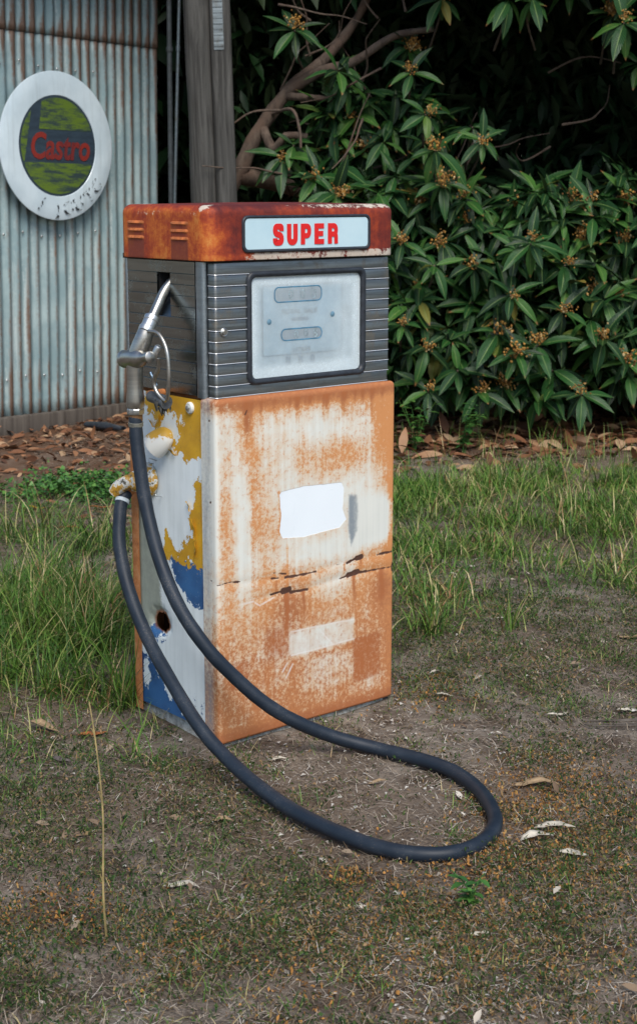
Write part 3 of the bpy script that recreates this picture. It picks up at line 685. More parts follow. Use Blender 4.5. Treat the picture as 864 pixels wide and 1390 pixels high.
# hose outlet: dome housing and elbow
m = M('outlet_paint'); o = m.co(); n1 = m.noise(o, 45, 6, .7)
MAT['outlet'] = m.set(col=m.ramp(n1, [(.38, (.08, .07, .05)), (.43, (.55, .56, .52)), (.49, (.60, .61, .57)), (.51, (.50, .28, .03)), (.6, (.36, .19, .02)), (.66, (.10, .08, .05))]), rough=.45, nor=m.bump(n1, .5, .004))
mb = MB(); mb.lathe([(.050, 0), (.050, .012), (.044, .018), (.036, .022), (.030, .045), (.027, .055), (.015, .062)], (.004, .325, .705), (-1, .08, 0), 22)
mb.tube(spline([(-.035, .33, .708), (-.055, .35, .70), (-.066, .372, .684), (-.07, .385, .668)], 4), .021, 14)
ou = mb.build('hose_outlet', MAT['outlet'], pump, ang=60)
mb = MB(); mb.tube([(.006, .265, .665), (-.03, .25, .672), (-.035, .235, .68)], .0012, 6); mb.build('wire', MAT['zinc'], ou); mb = MB(); mb.tube([(.004, .285, .765), (-.012, .30, .772), (-.018, .29, .76), (-.006, .284, .757)], .0015, 6)
mb.build('wire', MAT['zinc'], ou)
# nozzle rest: rusty stub with a frayed rubber sleeve
mb = MB(); mb.tube([(.004, .245, .962), (-.05, .235, .962), (-.062, .21, .960), (-.064, .17, .957)], .010, 12); rest = mb.build('nozzle_rest', MAT['rust'], pump)
mb = MB(); mb.tube(spline([(-.064, .205, .960), (-.066, .17, .957), (-.068, .125, .952)], 4), [.0155] * 5 + [.017, .0175, .018, .0185], 16); mb.build('rubber_sleeve', plain('grey_rubber', (.075, .085, .095), .55), rest)
mb = MB()
for k in range(26):
    a = 2 * PI * k / 26; c = Vector((-.068 + .017 * math.cos(a), .135 + .02 * random.random(), .952 + .017 * math.sin(a)))
    mb.tube([c, c + Vector((random.uniform(-.006, .006), random.uniform(-.018, .006), -.012 - .012 * random.random()))], [.0035, .001], 5)
mb.build('frayed_end', MAT['fray'], rest)

# ---- head
HX0, HX1, HY0, HYB, LX = .016, .635, .018, .418, .006
mb = MB(); mb.box(.10, HX1 - .008, .075, HYB - .004, ZT, ZH + .02)
mb.box(.014, .099, .075, .205, ZT + .001, ZH + .019); mb.box(.014, .099, .268, HYB - .005, ZT + .001, ZH + .019)
mb.box(.014, .099, .206, .267, ZT + .0005, 1.160); mb.box(.014, .099, .206, .267, 1.294, ZH + .018)
head = mb.build('head_housing', MAT['black'], pump)
mb = MB(); mb.box(.020, .125, .030, .074, ZT + .002, ZH + .015); mb.box(.54, HX1 - .008, .030, .074, ZT + .002, ZH + .015); mb.box(.126, .539, .03, .074, ZT + .002, .99); mb.box(.126, .539, .03, .074, 1.298, ZH + .015)
mb.build('window_box', MAT['black'], pump)
mb = MB(); mb.box(-.005, W - .005, .022, D - .002, ZH - .001, ZH + .012); mb.build('hood_gasket', MAT['black'], pump)
zl = [1.322] + [1.289 - .0293 * k for k in range(11)] + [.9655]
def slat(path, z0, z1, mats, bead=True):
    """extrudes a pressed strip with a rounded bead on its lower edge along a plan path"""
    e = .0004
    prof = [(-.008, z0 + e), (.0014, z0 + e), (.0022, z0 + .0007), (.0018, z0 + .0014), (.0003, z0 + .0020), (.0, z1 - .004), (-.0012, z1 - .001), (-.008, z1 - .001)] if bead else \
           [(-.006, z0 + .0004), (-.0008, z0 + .0004), (.0, z0 + .0012), (.0, z1 - .0012), (-.0008, z1 - .0004), (-.006, z1 - .0004)]
    npf = len(prof); mb = MB(); vs = []
    for x, y, nx_, ny_, s in path:
        for o_, z in prof: vs.append((x + nx_ * o_, y + ny_ * o_, z))
    fs = []; mi = []
    mb.v = vs
    for i in range(len(path) - 1):
        for k in range(npf):
            mb.f.append((i * npf + k, i * npf + (k + 1) % npf, (i + 1) * npf + (k + 1) % npf, (i + 1) * npf + k)); mb.m.append(1 if bead and k in (1, 2, 3) else 0)
    mb.f += [tuple(range(npf)), tuple((len(path) - 1) * npf + k for k in range(npf))[::-1]]; mb.m += [0, 0]
    return mb.build('slat', mats, pump, ang=30)
SL = [MAT['slat'], MAT['bead']]
for i in range(12):
    z1, z0 = zl[i], zl[i + 1]
    if i in (0, 11):
        slat(planpath([(HX0, .046), (HX0, HY0), (HX1, HY0), (HX1, .05)], .010, .08), z0, z1, SL)
    else:
        slat(planpath([(HX0, .046), (HX0, HY0), (.128, HY0)], .010, .05), z0, z1, SL)
        slat(planpath([(.536, HY0), (HX1, HY0), (HX1, .05)], .004, .05), z0, z1, SL)
    segs = [(.412, .092)] if z0 > 1.285 or z1 < 1.18 else [(.412, .268), (.205, .092)]
    for a, b in segs: slat(planpath([(LX, a), (LX, (a + b) / 2), (LX, b)], .001, .2), z0, z1, [MAT['sideslat']], bead=False)
mb = MB(); mb.prism(rrect(LX - .004, LX + .03, .051, .089, .010, 4), ZT - .002, ZH, axis='z'); mb.build('corner_post', MAT['post'], pump)
mb = MB(); mb.prism(rrect(LX - .002, LX + .03, .413, .424, .004, 3), ZT, ZH, axis='z'); mb.build('corner_post', MAT['post'], pump)
# recess
mb = MB(); mb.add([(.013, .207, 1.162), (.013, .266, 1.162), (.07, .266, 1.293), (.07, .207, 1.293), (.075, .266, 1.163), (.075, .207, 1.163)], [(0, 1, 2, 3), (1, 4, 2), (0, 3, 5), (0, 5, 4, 1), (5, 3, 2, 4)]); mb.build('nozzle_recess', metal('recess_metal', (.12, .15, .18), .3), pump)
mb = MB(); mb.add([(.012, .272, 1.285), (.012, .245, 1.285), (.044, .245, 1.19), (.044, .272, 1.19)], [(0, 1, 2, 3)]); 
# lock
mb = MB(); mb.lathe([(.0115, 0), (.0115, .004), (.0095, .006), (.008, .0055)], (.043, HY0, 1.1405), (0, -1, 0), 20); lk = mb.build('lock', MAT['zinc'], pump)
mb = MB(); mb.lathe([(.0078, 0), (.0078, .004), (.0068, .005)], (.043, HY0 - .0035, 1.1405), (0, -1, 0), 16); mb.box(.0425, .0435, HY0 - .009, HY0 - .008, 1.137, 1.144); mb.build('lock_barrel', MAT['chrome'], lk)
# window
fr_o, fr_i = rrect(.120, .543, .9925, 1.2955, .024, 7), rrect(.136, .527, 1.008, 1.280, .016, 7)
mid = rrect(.127, .536, .999, 1.289, .02, 7)
mb = MB(); n = len(fr_o)
loops = [([p for p in fr_o], HY0 + .004), (fr_o, HY0 - .004), (mid, HY0 - .0085), (fr_i, HY0 - .003), (fr_i, HY0 + .012)]
vs = [(p[0], y, p[1]) for lp, y in loops for p in lp]
mb.add(vs, [(i * n + k, i * n + (k + 1) % n, (i + 1) * n + (k + 1) % n, (i + 1) * n + k) for i in range(4) for k in range(n)])
win = mb.build('window_gasket', MAT['rubber'], pump, ang=70)
gx_, gz_ = np.linspace(.130, .533, 60), np.linspace(1.002, 1.286, 50)
A, B = np.meshgrid(gx_, gz_, indexing='ij')
ed_ = np.minimum.reduce([A - .130, .533 - A, B - 1.002, 1.286 - B])
hazev = .95 * sstep(.05, .0, ed_) + .55 * sstep(.40, .47, A) * sstep(1.0, 1.1, B * 0 + 1.05) + .6 * sstep(1.25, 1.285, B) + .5 * sstep(1.06, 1.01, B) + .25
link('glass_pane', npmesh('glass_pane', np.stack([A, np.full_like(A, HY0 + .004), B], -1), gridquads(60, 50), mats=MAT['glass'], attrs={'haze': np.clip(hazev, 0, 1)}), pump)
DY = .030
mb = MB(); mb.box(.127, .538, DY, DY + .004, .991, 1.297); dial = mb.build('dial_face', MAT['dialface'], pump)
mb = MB(); mb.prism(rrect(.178, .464, 1.064, 1.256, .008, 4), DY, DY - .005); mb.build('dial_plate', MAT['dialplate'], dial, bevel=.001)
mb = MB(); mb.ring(rrect(.178, .464, 1.064, 1.256, .008, 4), rrect(.1805, .4615, 1.0665, 1.2535, .006, 4), DY - .0052, DY - .0058); mb.build('plate_border', MAT['dialprint'], dial)
for x0, x1, z0, z1, txt, sz in ((.217, .386, 1.208, 1.251, '0  0  0', .038), (.240, .387, 1.103, 1.137, '0  0  8', .032)):
    mb = MB(); mb.ring(rrect(x0, x1, z0, z1, .016, 6), rrect(x0 + .003, x1 - .003, z0 + .003, z1 - .003, .013, 6), DY - .0053, DY - .0085); mb.prism(rrect(x0, x1, z0, z1, .016, 6), DY - .0055, DY - .0062)
    cw = mb.build('counter', MAT['counter'], dial)
    dg_ = text_mesh('digits', txt, sz, MAT['digit'], cw, ((x0 + x1) / 2 + .015, DY - .0072, z0 + (z1 - z0 - sz * .7) / 2), bold=.0006); dg_['kind'] = 'stuff'
for x in (.270, .314, .357):
    mb = MB(); mb.box(x - .007, x + .007, DY - .0045, DY - .0005, 1.038, 1.059); mb.build('price_window', MAT['counter'], dial)
for x, z in ((.200, 1.158), (.425, 1.168)):
    mb = MB(); mb.lathe([(.008, 0), (.008, .003), (.004, .005)], (x, DY - .005, z), (0, -1, 0), 12); mb.build('plate_screw', MAT['dialprint'], dial)
text_mesh('lettering', 'TOTAL  SALE', .019, MAT['dialprint'], dial, (.307, DY - .0062, 1.176), sx=1.15)
text_mesh('lettering', 'LITRES', .017, MAT['dialprint'], dial, (.315, DY - .0062, 1.071), sx=1.3)
mb = MB(); mb.prism(rrect(.280, .340, 1.156, 1.166, .004, 3), DY - .0052, DY - .0062); mb.build('dial_badge', MAT['counter'], dial)
mb = MB()
for z, x0, x1 in ((1.024, .262, .372), (1.008, .225, .42), (1.1985, .25, .30), (1.1985, .32, .345)):
    x = x0
    while x < x1:
        l = random.uniform(.006, .016); mb.box(x, min(x + l, x1), DY - .0012, DY - .0004, z, z + .0035); x += l + .004
pm_ = mb.build('small_print', MAT['dialprint'], dial); pm_['kind'] = 'stuff'
mb = MB(); mb.ring([(.443, 1.150), (.499, 1.150), (.499, 1.189), (.443, 1.189)], [(.4445, 1.1515), (.4975, 1.1515), (.4975, 1.1875), (.4445, 1.1875)], HY0 + .0100, HY0 + .0092)
for k in range(5): mb.box(.449, .493 - .006 * (k % 3), HY0 + .0092, HY0 + .0100, 1.1565 + k * .006, 1.1582 + k * .006)
mb.build('glass_label', MAT['dialprint'], pump)

# ---- hood
CX0, CX1, CY0, CY1 = -.017, .652, .004, .424; rc = .042
N = 0; loop = []
def hood_loop(ins, dense=.0055):
    x0, x1, y0, y1, r = CX0 + ins, CX1 - ins, CY0 + ins, CY1 - ins, max(rc - ins * .6, .012)
    # same number of points on each loop
    P = []
    for (cx, cy, a0) in ((x0 + r, y0 + r, 180), (x1 - r, y0 + r, 270), (x1 - r, y1 - r, 0), (x0 + r, y1 - r, 90)):
        for k in range(15):
            a = R_(a0 + 90 * k / 14); P.append((cx + r * math.cos(a), cy + r * math.sin(a)))
    out = []
    for i in range(len(P)):
        a, b = P[i], P[(i + 1) % len(P)]; nn = 1
        if i % 15 == 14: nn = 100 if (i // 15) % 2 == 0 else 60
        out += [(a[0] + (b[0] - a[0]) * k / nn, a[1] + (b[1] - a[1]) * k / nn) for k in range(nn)]
    return out
zlev = [(ZH + .004, .004), (ZH + .002, .0005)] + [(ZH + .004 + (ZC - .026 - ZH - .004) * k / 22, 0.) for k in range(23)]
zlev += [(ZC - .026 + .024 * math.sin(t), .024 * (1 - math.cos(t))) for t in np.linspace(.15, 1, 9) * PI / 2]
zlev += [(ZC - .0015, .05), (ZC - .0005, .09), (ZC + .0005, .13), (ZC + .0015, .17), (ZC + .0025, .2)]
L = [hood_loop(i_) for _, i_ in zlev]; nl = len(L[0])
V = np.array([[(p[0], p[1], z) for p in lp] for (z, _), lp in zip(zlev, L)])         # levels x n x 3
hx, hy, hz = V[..., 0], V[..., 1], V[..., 2]
onside = hx < CX0 + .03
stain = np.zeros_like(hx)
for y0, y1 in ((.086, .166), (.292, .372)):
    stain = np.maximum(stain, onside * sstep(y0 - .004, y0 + .006, hy) * sstep(y1 + .004, y1 - .006, hy) * sstep(1.380, 1.374, hz) * .95)
    for zc in (1.378, 1.398, 1.418):
        stain = np.maximum(stain, onside * (hy > y0) * (hy < y1) * sstep(.009, .003, np.abs(hz - zc + .006)) * .6)
onfront = hy < CY0 + .03
org = .46 + .20 * onside - .13 * onfront + .25 * sstep(1.35, 1.335, hz) * onfront * sstep(.4, .0, hx) - .30 * sstep(1.455, 1.47, hz) + .25 * onfront * np.exp(-((hx - .03) / .05) ** 2) * sstep(1.44, 1.36, hz) - .2 * onfront * np.exp(-((hx - .075) / .03) ** 2)
edge = .66 * sstep(1.362, 1.336, hz) * onfront * sstep(.07, .14, hx) + .52 * sstep(1.450, 1.464, hz) * (onfront * sstep(.10, .5, hx) * .95 + .2) + .1
edge += .95 * np.exp(-(((hy - .035) / .012) ** 2 + ((hz - 1.464) / .008) ** 2)) * (hx < .05) + .35 * onside * sstep(1.42, 1.45, hz) * sstep(1.462, 1.45, hz)
edge += .9 * sstep(.045, .015, np.abs(hx - .02)) * sstep(.2, .42, hy) * sstep(1.468, 1.472, hz)
edge -= .25 * onside * sstep(1.43, 1.40, hz)
# pressed louvres
vx = V.copy()
for y0, y1 in ((.086, .166), (.292, .372)):
    for zc in (1.380, 1.400, 1.420):
        t = np.clip((hz - (zc - .012)) / .012, 0, 1)
        bumpv = np.where((hz > zc - .0125) & (hz <= zc + .001), (1 - t) * 0 + t * .0065, 0) * onside * sstep(y0 - .001, y0 + .003, hy) * sstep(y1 + .001, y1 - .003, hy)
        vx[..., 0] -= 0 * bumpv
vx[..., 0] += 0
vx[..., 1] += (fbm(hx * 6, hz * 9, 2, 8) - .5) * .003 * onfront
Vf = vx.reshape(-1, 3); q = gridquads(len(zlev), nl)
q = np.concatenate([q, np.array([[i * nl + nl - 1, (i + 1) * nl + nl - 1, (i + 1) * nl, i * nl] for i in range(len(zlev) - 1)])])
Vc = np.array([[(CX0 + CX1) / 2, (CY0 + CY1) / 2, ZC + .003]])
li = (len(zlev) - 1) * nl
tr_ = [(li + k, li + (k + 1) % nl, len(Vf)) for k in range(nl)]
a_ = lambda x: np.concatenate([x.ravel(), [0]])
hood = link('hood', npmesh('hood', np.concatenate([Vf, Vc]), q[:, ::-1], tr_, mats=MAT['hood'], attrs=dict(stain=a_(stain), edge=a_(edge), orange=a_(org))), pump)
hood['label'] = 'rounded hood covered in orange and dark red rust'
for y0, y1 in ((.086, .166), (.292, .372)):
    for zc in (1.380, 1.400, 1.420):           # louvre: a pressed lip with an open lower edge
        mb = MB(); vs = []
        for k in range(9):
            y = y0 + (y1 - y0) * k / 8; e = .0042 * min(1, min(k, 8 - k) / 1.2)
            vs += [(CX0 + .002, y, zc + .009), (CX0 - e * .45, y, zc + .005), (CX0 - e, y, zc), (CX0 - e * .8, y, zc - .0012), (CX0 + .002, y, zc - .0005)]
        mb.add(vs, [(k * 5 + j, k * 5 + j + 1, (k + 1) * 5 + j + 1, (k + 1) * 5 + j) for k in range(8) for j in range(4)])
        mb.build('louvre', MAT['rust2'] if 'rust2' in MAT else MAT.setdefault('rust2', plain('louvre_rust', (.44, .125, .03), .6, var=.35, scale=60)), hood)
# sign panel of the hood
so, sm, si = rrect(.096, .546, 1.345, 1.4425, .018, 6), rrect(.1, .542, 1.349, 1.4385, .015, 6), rrect(.1055, .5355, 1.3545, 1.4335, .011, 6)
loops = [(so, CY0 + .004), (so, CY0 - .004), (sm, CY0 - .007), (si, CY0 - .003), (si, CY0 + .004)]; n = len(so)
mb = MB(); mb.add([(p[0], y, p[1]) for lp, y in loops for p in lp], [(i * n + k, i * n + (k + 1) % n, (i + 1) * n + (k + 1) % n, (i + 1) * n + k) for i in range(4) for k in range(n)])
mb.build('sign_gasket', MAT['rubber'], hood, ang=70)
mb = MB(); mb.prism(rrect(.1045, .5365, 1.3535, 1.4345, .011, 6), CY0 - .0035, CY0 + .002); spn = mb.build('sign_panel', MAT['milk'], hood)
def fillet(pts, r, n=5):
    out = [pts[0]]
    for i in range(1, len(pts) - 1):
        a, b, c = (Vector(pts[i + k]) for k in (-1, 0, 1)); ra = min(r, (a - b).length * .499, (c - b).length * .499)
        p, q_ = b + (a - b).normalized() * ra, b + (c - b).normalized() * ra
        for k in range(n + 1):
            t = k / n; v = p * (1 - t) ** 2 + b * 2 * t * (1 - t) + q_ * t * t; out.append((v.x, v.y))
    return out + [pts[-1]]
def stroke(mb, pts, th, fx_, fz_, ya, yb):
    P = [Vector(p) for p in pts]; Lft, Rgt = [], []
    for i, p in enumerate(P):
        t0 = (P[i] - P[i - 1]).normalized() if i else None; t1 = (P[i + 1] - P[i]).normalized() if i < len(P) - 1 else None
        t = (t0 + t1).normalized() if t0 and t1 else (t0 or t1); nn = Vector((-t.y, t.x)); k = 1 / max(.5, nn.dot(Vector((-(t0 or t1).y, (t0 or t1).x))))
        Lft.append(p + nn * th / 2 * k); Rgt.append(p - nn * th / 2 * k)
    vs = []
    for l, r in zip(Lft, Rgt):
        for v in (l, r):
            vs += [(fx_(v.x), ya, fz_(v.y)), (fx_(v.x), yb, fz_(v.y))]
    fs = []
    for i in range(len(P) - 1):
        a, b = i * 4, i * 4 + 4
        fs += [(a, b, b + 2, a + 2), (a + 1, a + 3, b + 3, b + 1), (a, a + 1, b + 1, b), (a + 2, b + 2, b + 3, a + 3)]
    e = (len(P) - 1) * 4; fs += [(0, 2, 3, 1), (e, e + 1, e + 3, e + 2)]
    mb.add(vs, fs)
HT, th = .0555, .29; LW = .74
xL, xR, yT, yB = th / 2, LW - th / 2, 1 - th * .42, th * .42
glyph = {'S': [fillet([(xR, .66), (xR, yT), (xL, yT), (xL, .55), (xR, .45), (xR, yB), (xL, yB), (xL, .33)], .22)],
         'U': [fillet([(xL, 1), (xL, yB), (xR, yB), (xR, 1)], .24)],
         'P': [[(xL, 0), (xL, 1)], fillet([(xL, yT), (xR, yT), (xR, .42), (xL, .42)], .2)],
         'E': [[(xL, 0), (xL, 1)], [(xL, yT), (LW - .06, yT)], [(xL, .51), (LW - .12, .51)], [(xL, yB), (LW - .06, yB)]],
         'R': [[(xL, 0), (xL, 1)], fillet([(xL, yT), (xR, yT), (xR, .47), (xL, .47)], .2), fillet([(xL + .1, .47), (xR, .47), (xR, .2), (xR + .01, 0)], .18)]}
x = .197
for ch in 'SUPER':
    mb = MB()
    for j, st_ in enumerate(glyph[ch]):
        stroke(mb, st_, th if ch in 'SU' or j == 0 else th * .86, lambda v: x + v * HT * .88, lambda v: 1.3635 + v * HT, CY0 - .0036, CY0 - .0052 - .0002 * j)
    mb.build('letter', MAT['red'], spn, smooth=False)
    x += LW * HT * .88 + .0118

# ------------------------------------------------------------------ hose with nozzle
Rm = Matrix.Rotation(-YAW, 3, 'Z')
def lo(p): return Rm @ Vector(p)
hose = empty('fuel_hose', (0, 0, 0), YAW, 'thick black rubber fuel hose looping over the ground, its metal nozzle hung on the pump', 'fuel hose')
wp = [(-.2235, .108, .905), (-.221, .10, .85), (-.214, .088, .79), (-.197, .062, .682), (-.157, 0, .544), (-.098, -.070, .424), (-.024, -.105, .322), (.047, -.10, .241), (.124, -.095, .168), (.203, -.085, .113), (.305, -.062, .060), (.41, -.065, .030),
      (.50, -.105, .022), (.575, -.160, .02), (.632, -.230, .02), (.677, -.345, .02), (.695, -.462, .02), (.690, -.553, .02), (.652, -.642, .02), (.587, -.697, .02), (.511, -.709, .02), (.42, -.678, .02), (.319, -.598, .022), (.214, -.489, .028), (.115, -.362, .045),
      (.025, -.25, .082), (-.041, -.184, .134), (-.116, -.085, .212), (-.196, .03, .309), (-.254, .114, .421), (-.285, .178, .53), (-.287, .215, .61), (-.283, .235, .645), (-.272, .252, .668)]
mb = MB(); hp_ = [lo(p) for p in spline(wp, 9)]; mb.tube(hp_, [.0185 * (1 + .02 * math.sin(i * .9) * math.sin(i * .13 + 1) + .012 * math.sin(i * 2.3)) for i in range(len(hp_))], 18); mb.build('hose', MAT['hose'], hose, ang=80)
def clampring(a, b, r, mat, name):
    a, b = lo(a), lo(b); d = (b - a); l = d.length
    mb = MB(); mb.lathe([(r, 0), (r + .001, .001), (r + .001, l - .001), (r, l)], a, d, 22); return mb.build(name, mat, hose)
clampring((-.2228, .1055, .892), (-.2232, .107, .880), .0196, plain('grey_hose_band', (.12, .12, .10), .6), 'hose_band')
clampring((-.2835, .2325, .642), (-.281, .2385, .651), .0196, plain('pale_hose_band', (.45, .52, .56), .5), 'hose_band')
clampring((-.276, .247, .662), (-.262, .262, .676), .0165, MAT['rust'], 'coupling')
# nozzle (local pump coordinates)
NB = Vector((-.10, .2265, .925))
mb = MB()
mb.lathe([(.019, -.030), (.019, -.012), (.0165, -.010)], NB, (0, 0, 1), 20); mb.build('hose_end', plain('brass_ferrule', (.24, .13, .06), .5, metal=.6), hose)
mb = MB(); mb.lathe([(.0225, 0), (.0235, .002), (.0235, .013), (.0215, .016)], NB + Vector((0, 0, -.012)), (0, 0, 1), 10); mb.build('swivel_nut', MAT['zinc'], hose, ang=30)
noz = None
mb = MB()
mb.lathe([(.0215, 0), (.0245, .006), (.0250, .022), (.0225, .045), (.0215, .075), (.0220, .10), (.0225, .115), (.022, .14)], NB + Vector((0, 0, .004)), (0, -.01, 1), 22)      # grip
V0 = Vector((-.10, .262, 1.060)); VA = Vector((-.05, -.95, .12)).normalized()
mb.lathe([(.024, 0), (.0255, .012), (.027, .03), (.0275, .05), (.025, .07), (.018, .082), (.0125, .09), (.0125, .108), (.015, .110), (.015, .122), (.008, .125)], V0, VA, 22)   # valve chest
bp = spline([(-.10, .215, 1.065), (-.096, .207, 1.090), (-.088, .199, 1.118), (-.080, .197, 1.138)], 5)
mb.tube(bp, [.0265 - .0003 * i for i in range(len(bp))], 20)
noz = mb.build('nozzle', MAT['chrome'], hose, ang=50)
mb = MB(); mb.lathe([(.019, -.016), (.0205, -.013), (.0205, -.004), (.019, -.002), (.012, 0)], V0 - VA * -.004, -VA, 8)
mb2 = MB(); mb2.lathe([(.0235, -.002), (.0250, .001), (.0250, .014), (.0225, .017), (.016, .018), (.014, .014), (.004, .014)], V0, -VA, 12); mb2.build('valve_cap', MAT['chrome'], noz, ang=30)
sp0, sp1 = Vector((-.080, .197, 1.138)), Vector((.010, .222, 1.262)); sax = (sp1 - sp0).normalized()
mb = MB(); mb.lathe([(.0215, -.004), (.0225, 0), (.0225, .010), (.020, .012), (.0195, .030), (.021, .032), (.021, .044), (.016, .047)], sp0, sax, 16); mb.build('collar', MAT['zinc'], noz, ang=35)
tip = [sp0 + sax * .044, sp0 + sax * .09, sp0 + sax * .135, sp1 + Vector((.006, .012, .006))]
mb = MB(); tp = spline([sp0 + sax * .044, sp0 + sax * .08, sp0 + sax * .12, sp0 + sax * .155 + Vector((.004, -.004, -.002)), sp0 + sax * .178 + Vector((.012, -.010, -.006))], 5)
mb.tube(tp, [.0135 - .00008 * i for i in range(len(tp))], 18); mb.build('spout', MAT['chrome'], noz, ang=60)
mb = MB(); mb.tube(spline([(-.088, .172, 1.140), (-.082, .14, 1.137), (-.080, .115, 1.115), (-.080, .099, 1.083), (-.080, .094, 1.03), (-.079, .100, .985), (-.077, .110, .962)], 6), .0052, 10); mb.build('trigger_guard', MAT['chrome'], noz)
mb = MB(); mb.tube(spline([(-.092, .122, 1.072), (-.088, .130, 1.045), (-.086, .150, 1.022), (-.085, .156, 1.000), (-.084, .147, .980), (-.080, .128, .964), (-.077, .116, .958)], 6), .0055, 10); mb.build('trigger', MAT['chrome'], noz)
mb = MB(); mb.tube([(-.085, .175, 1.03), (-.075, .16, .995)], .004, 8); mb.build('trigger_latch', metal('bluish_steel', (.3, .42, .55), .3), noz)
mb = MB(); mb.lathe([(.010, 0), (.010, .03), (.007, .034)], (-.088, .15, 1.075), (.1, -.5, .8), 10); mb.build('valve_stem', MAT['zinc'], noz)

# ------------------------------------------------------------------ vegetation
def frame(d, up):
    y = d / np.linalg.norm(d, axis=-1, keepdims=True); x = np.cross(y, up); nx_ = np.linalg.norm(x, axis=-1, keepdims=True)
    x = x / np.maximum(nx_, 1e-6); z = np.cross(x, y); return x, y, z
def leafgrid(nl, nw, wid=.14, fold=.25, droop=.22):
    t = np.linspace(0, 1, nl + 1); u = np.linspace(-1, 1, nw + 1)
    T, U = np.meshgrid(t, u, indexing='ij')
    hw = wid * np.sin(PI * np.clip(T, 0, 1) ** .85) ** .8 * (1 - .12 * (T > .8)); hw = np.where(T < .08, .012 + T * .2, hw)
    return np.stack([U * hw, T, -droop * T ** 2 + np.abs(U) * hw * fold + .012 * np.sin(T * 22) * np.abs(U)], -1).reshape(-1, 3), gridquads(nl + 1, nw + 1)[:, ::-1], np.stack([(U + 1) / 2, T], -1).reshape(-1, 2)
LEAFV = []
for dr in (.12, .28, .5):
    V_, q_, uv_ = leafgrid(7, 4, .152, .30, dr); LEAFV.append(npmesh('leaf', V_, q_, mats=MAT['leaf'], uv=uv_))
def rosette(c, axis, n, L, spread=1.0):
    """list of (pos, dir, normal, len)"""
    out = []; a = Vector(axis).normalized(); u = a.orthogonal().normalized(); v = a.cross(u); ph = random.uniform(0, 6.28)
    for i in range(n):
        t = (i + .5) / n; az = ph + i * 2.39996 + random.uniform(-.25, .25)
        el = R_(52 - 100 * t * spread + random.uniform(-18, 18))
        d = (u * math.cos(az) + v * math.sin(az)) * math.cos(el) + a * math.sin(el)
        d.z -= .42 * t + .12 + random.uniform(-.1, .2)
        d.normalize(); nrm = (a * 1.0 + Vector((0, 0, .6)) - d * 0).normalized()
        out.append((Vector(c) + d * .012, d, nrm, L * random.uniform(.72, 1.1) * (.62 + .38 * math.sin(PI * min(1, t + .18)))))
    return out
tree = empty('loquat_tree', (-.45, 6.25, 0), 0, 'large broad-leaved evergreen tree with glossy leaf whorls and orange-brown flower clusters', 'tree')
T0 = Vector((-.45, 6.25, 0))
def limb(name, pts, r0, r1, seg=12):
    sp_ = spline(pts, 6); n = len(sp_)
    mb = MB(); rad = [(r0 + (r1 - r0) * (i / (n - 1)) ** .8) * (1 + .12 * math.sin(i * 1.7) * random.random()) for i in range(n)]
    mb.tube([p - T0 for p in sp_], rad, seg); return mb.build(name, MAT['bark'], tree, ang=80)
limb('trunk', [(-.75, 6.2, -.1), (-.62, 6.2, .7), (-.45, 6.15, 1.3), (-.26, 6.1, 1.62), (-.13, 6.1, 1.88), (.10, 6.1, 2.18), (.35, 6.2, 2.40), (.6, 6.6, 2.8), (.7, 7.0, 3.4)], .085, .022)
limb('branch', [(-.10, 6.1, 1.93), (-.02, 5.98, 1.78), (.06, 5.95, 1.86), (.2, 5.95, 1.86)], .035, .02)
limb('branch', [(.08, 6.1, 2.16), (.28, 6.05, 2.27), (.5, 6.0, 2.33), (.75, 5.95, 2.48), (1.0, 5.9, 2.52)], .045, .018)
limb('branch', [(.05, 6.1, 2.12), (.22, 5.95, 2.10), (.36, 5.9, 2.08), (.5, 5.9, 2.0)], .03, .012)
limb('branch', [(-.05, 6.1, 2.0), (.1, 5.8, 2.02), (.15, 5.75, 1.9), (.16, 5.75, 1.78)], .012, .008)
limb('branch', [(-.26, 6.1, 1.62), (.2, 6.4, 1.5), (.8, 6.3, 1.25), (1.3, 6.0, 1.1), (1.8, 5.9, 1.2)], .06, .02)
limb('branch', [(-.5, 6.15, 1.1), (.1, 6.4, .85), (.9, 6.2, .6), (1.5, 5.8, .55)], .05, .02)
for i in range(26):
    a = Vector((random.uniform(-.2, 1.9), random.uniform(5.75, 6.4), random.uniform(1.5, 2.7)))
    pts = [a]; d = Vector((random.uniform(-1, 1), random.uniform(-.4, .2), random.uniform(-.3, .7))).normalized()
    for k in range(4):
        d = (d + Vector((random.uniform(-.5, .5), random.uniform(-.3, .3), random.uniform(-.4, .4)))).normalized(); pts.append(pts[-1] + d * random.uniform(.08, .2))
    limb('twig', pts, .009, .003, 6)
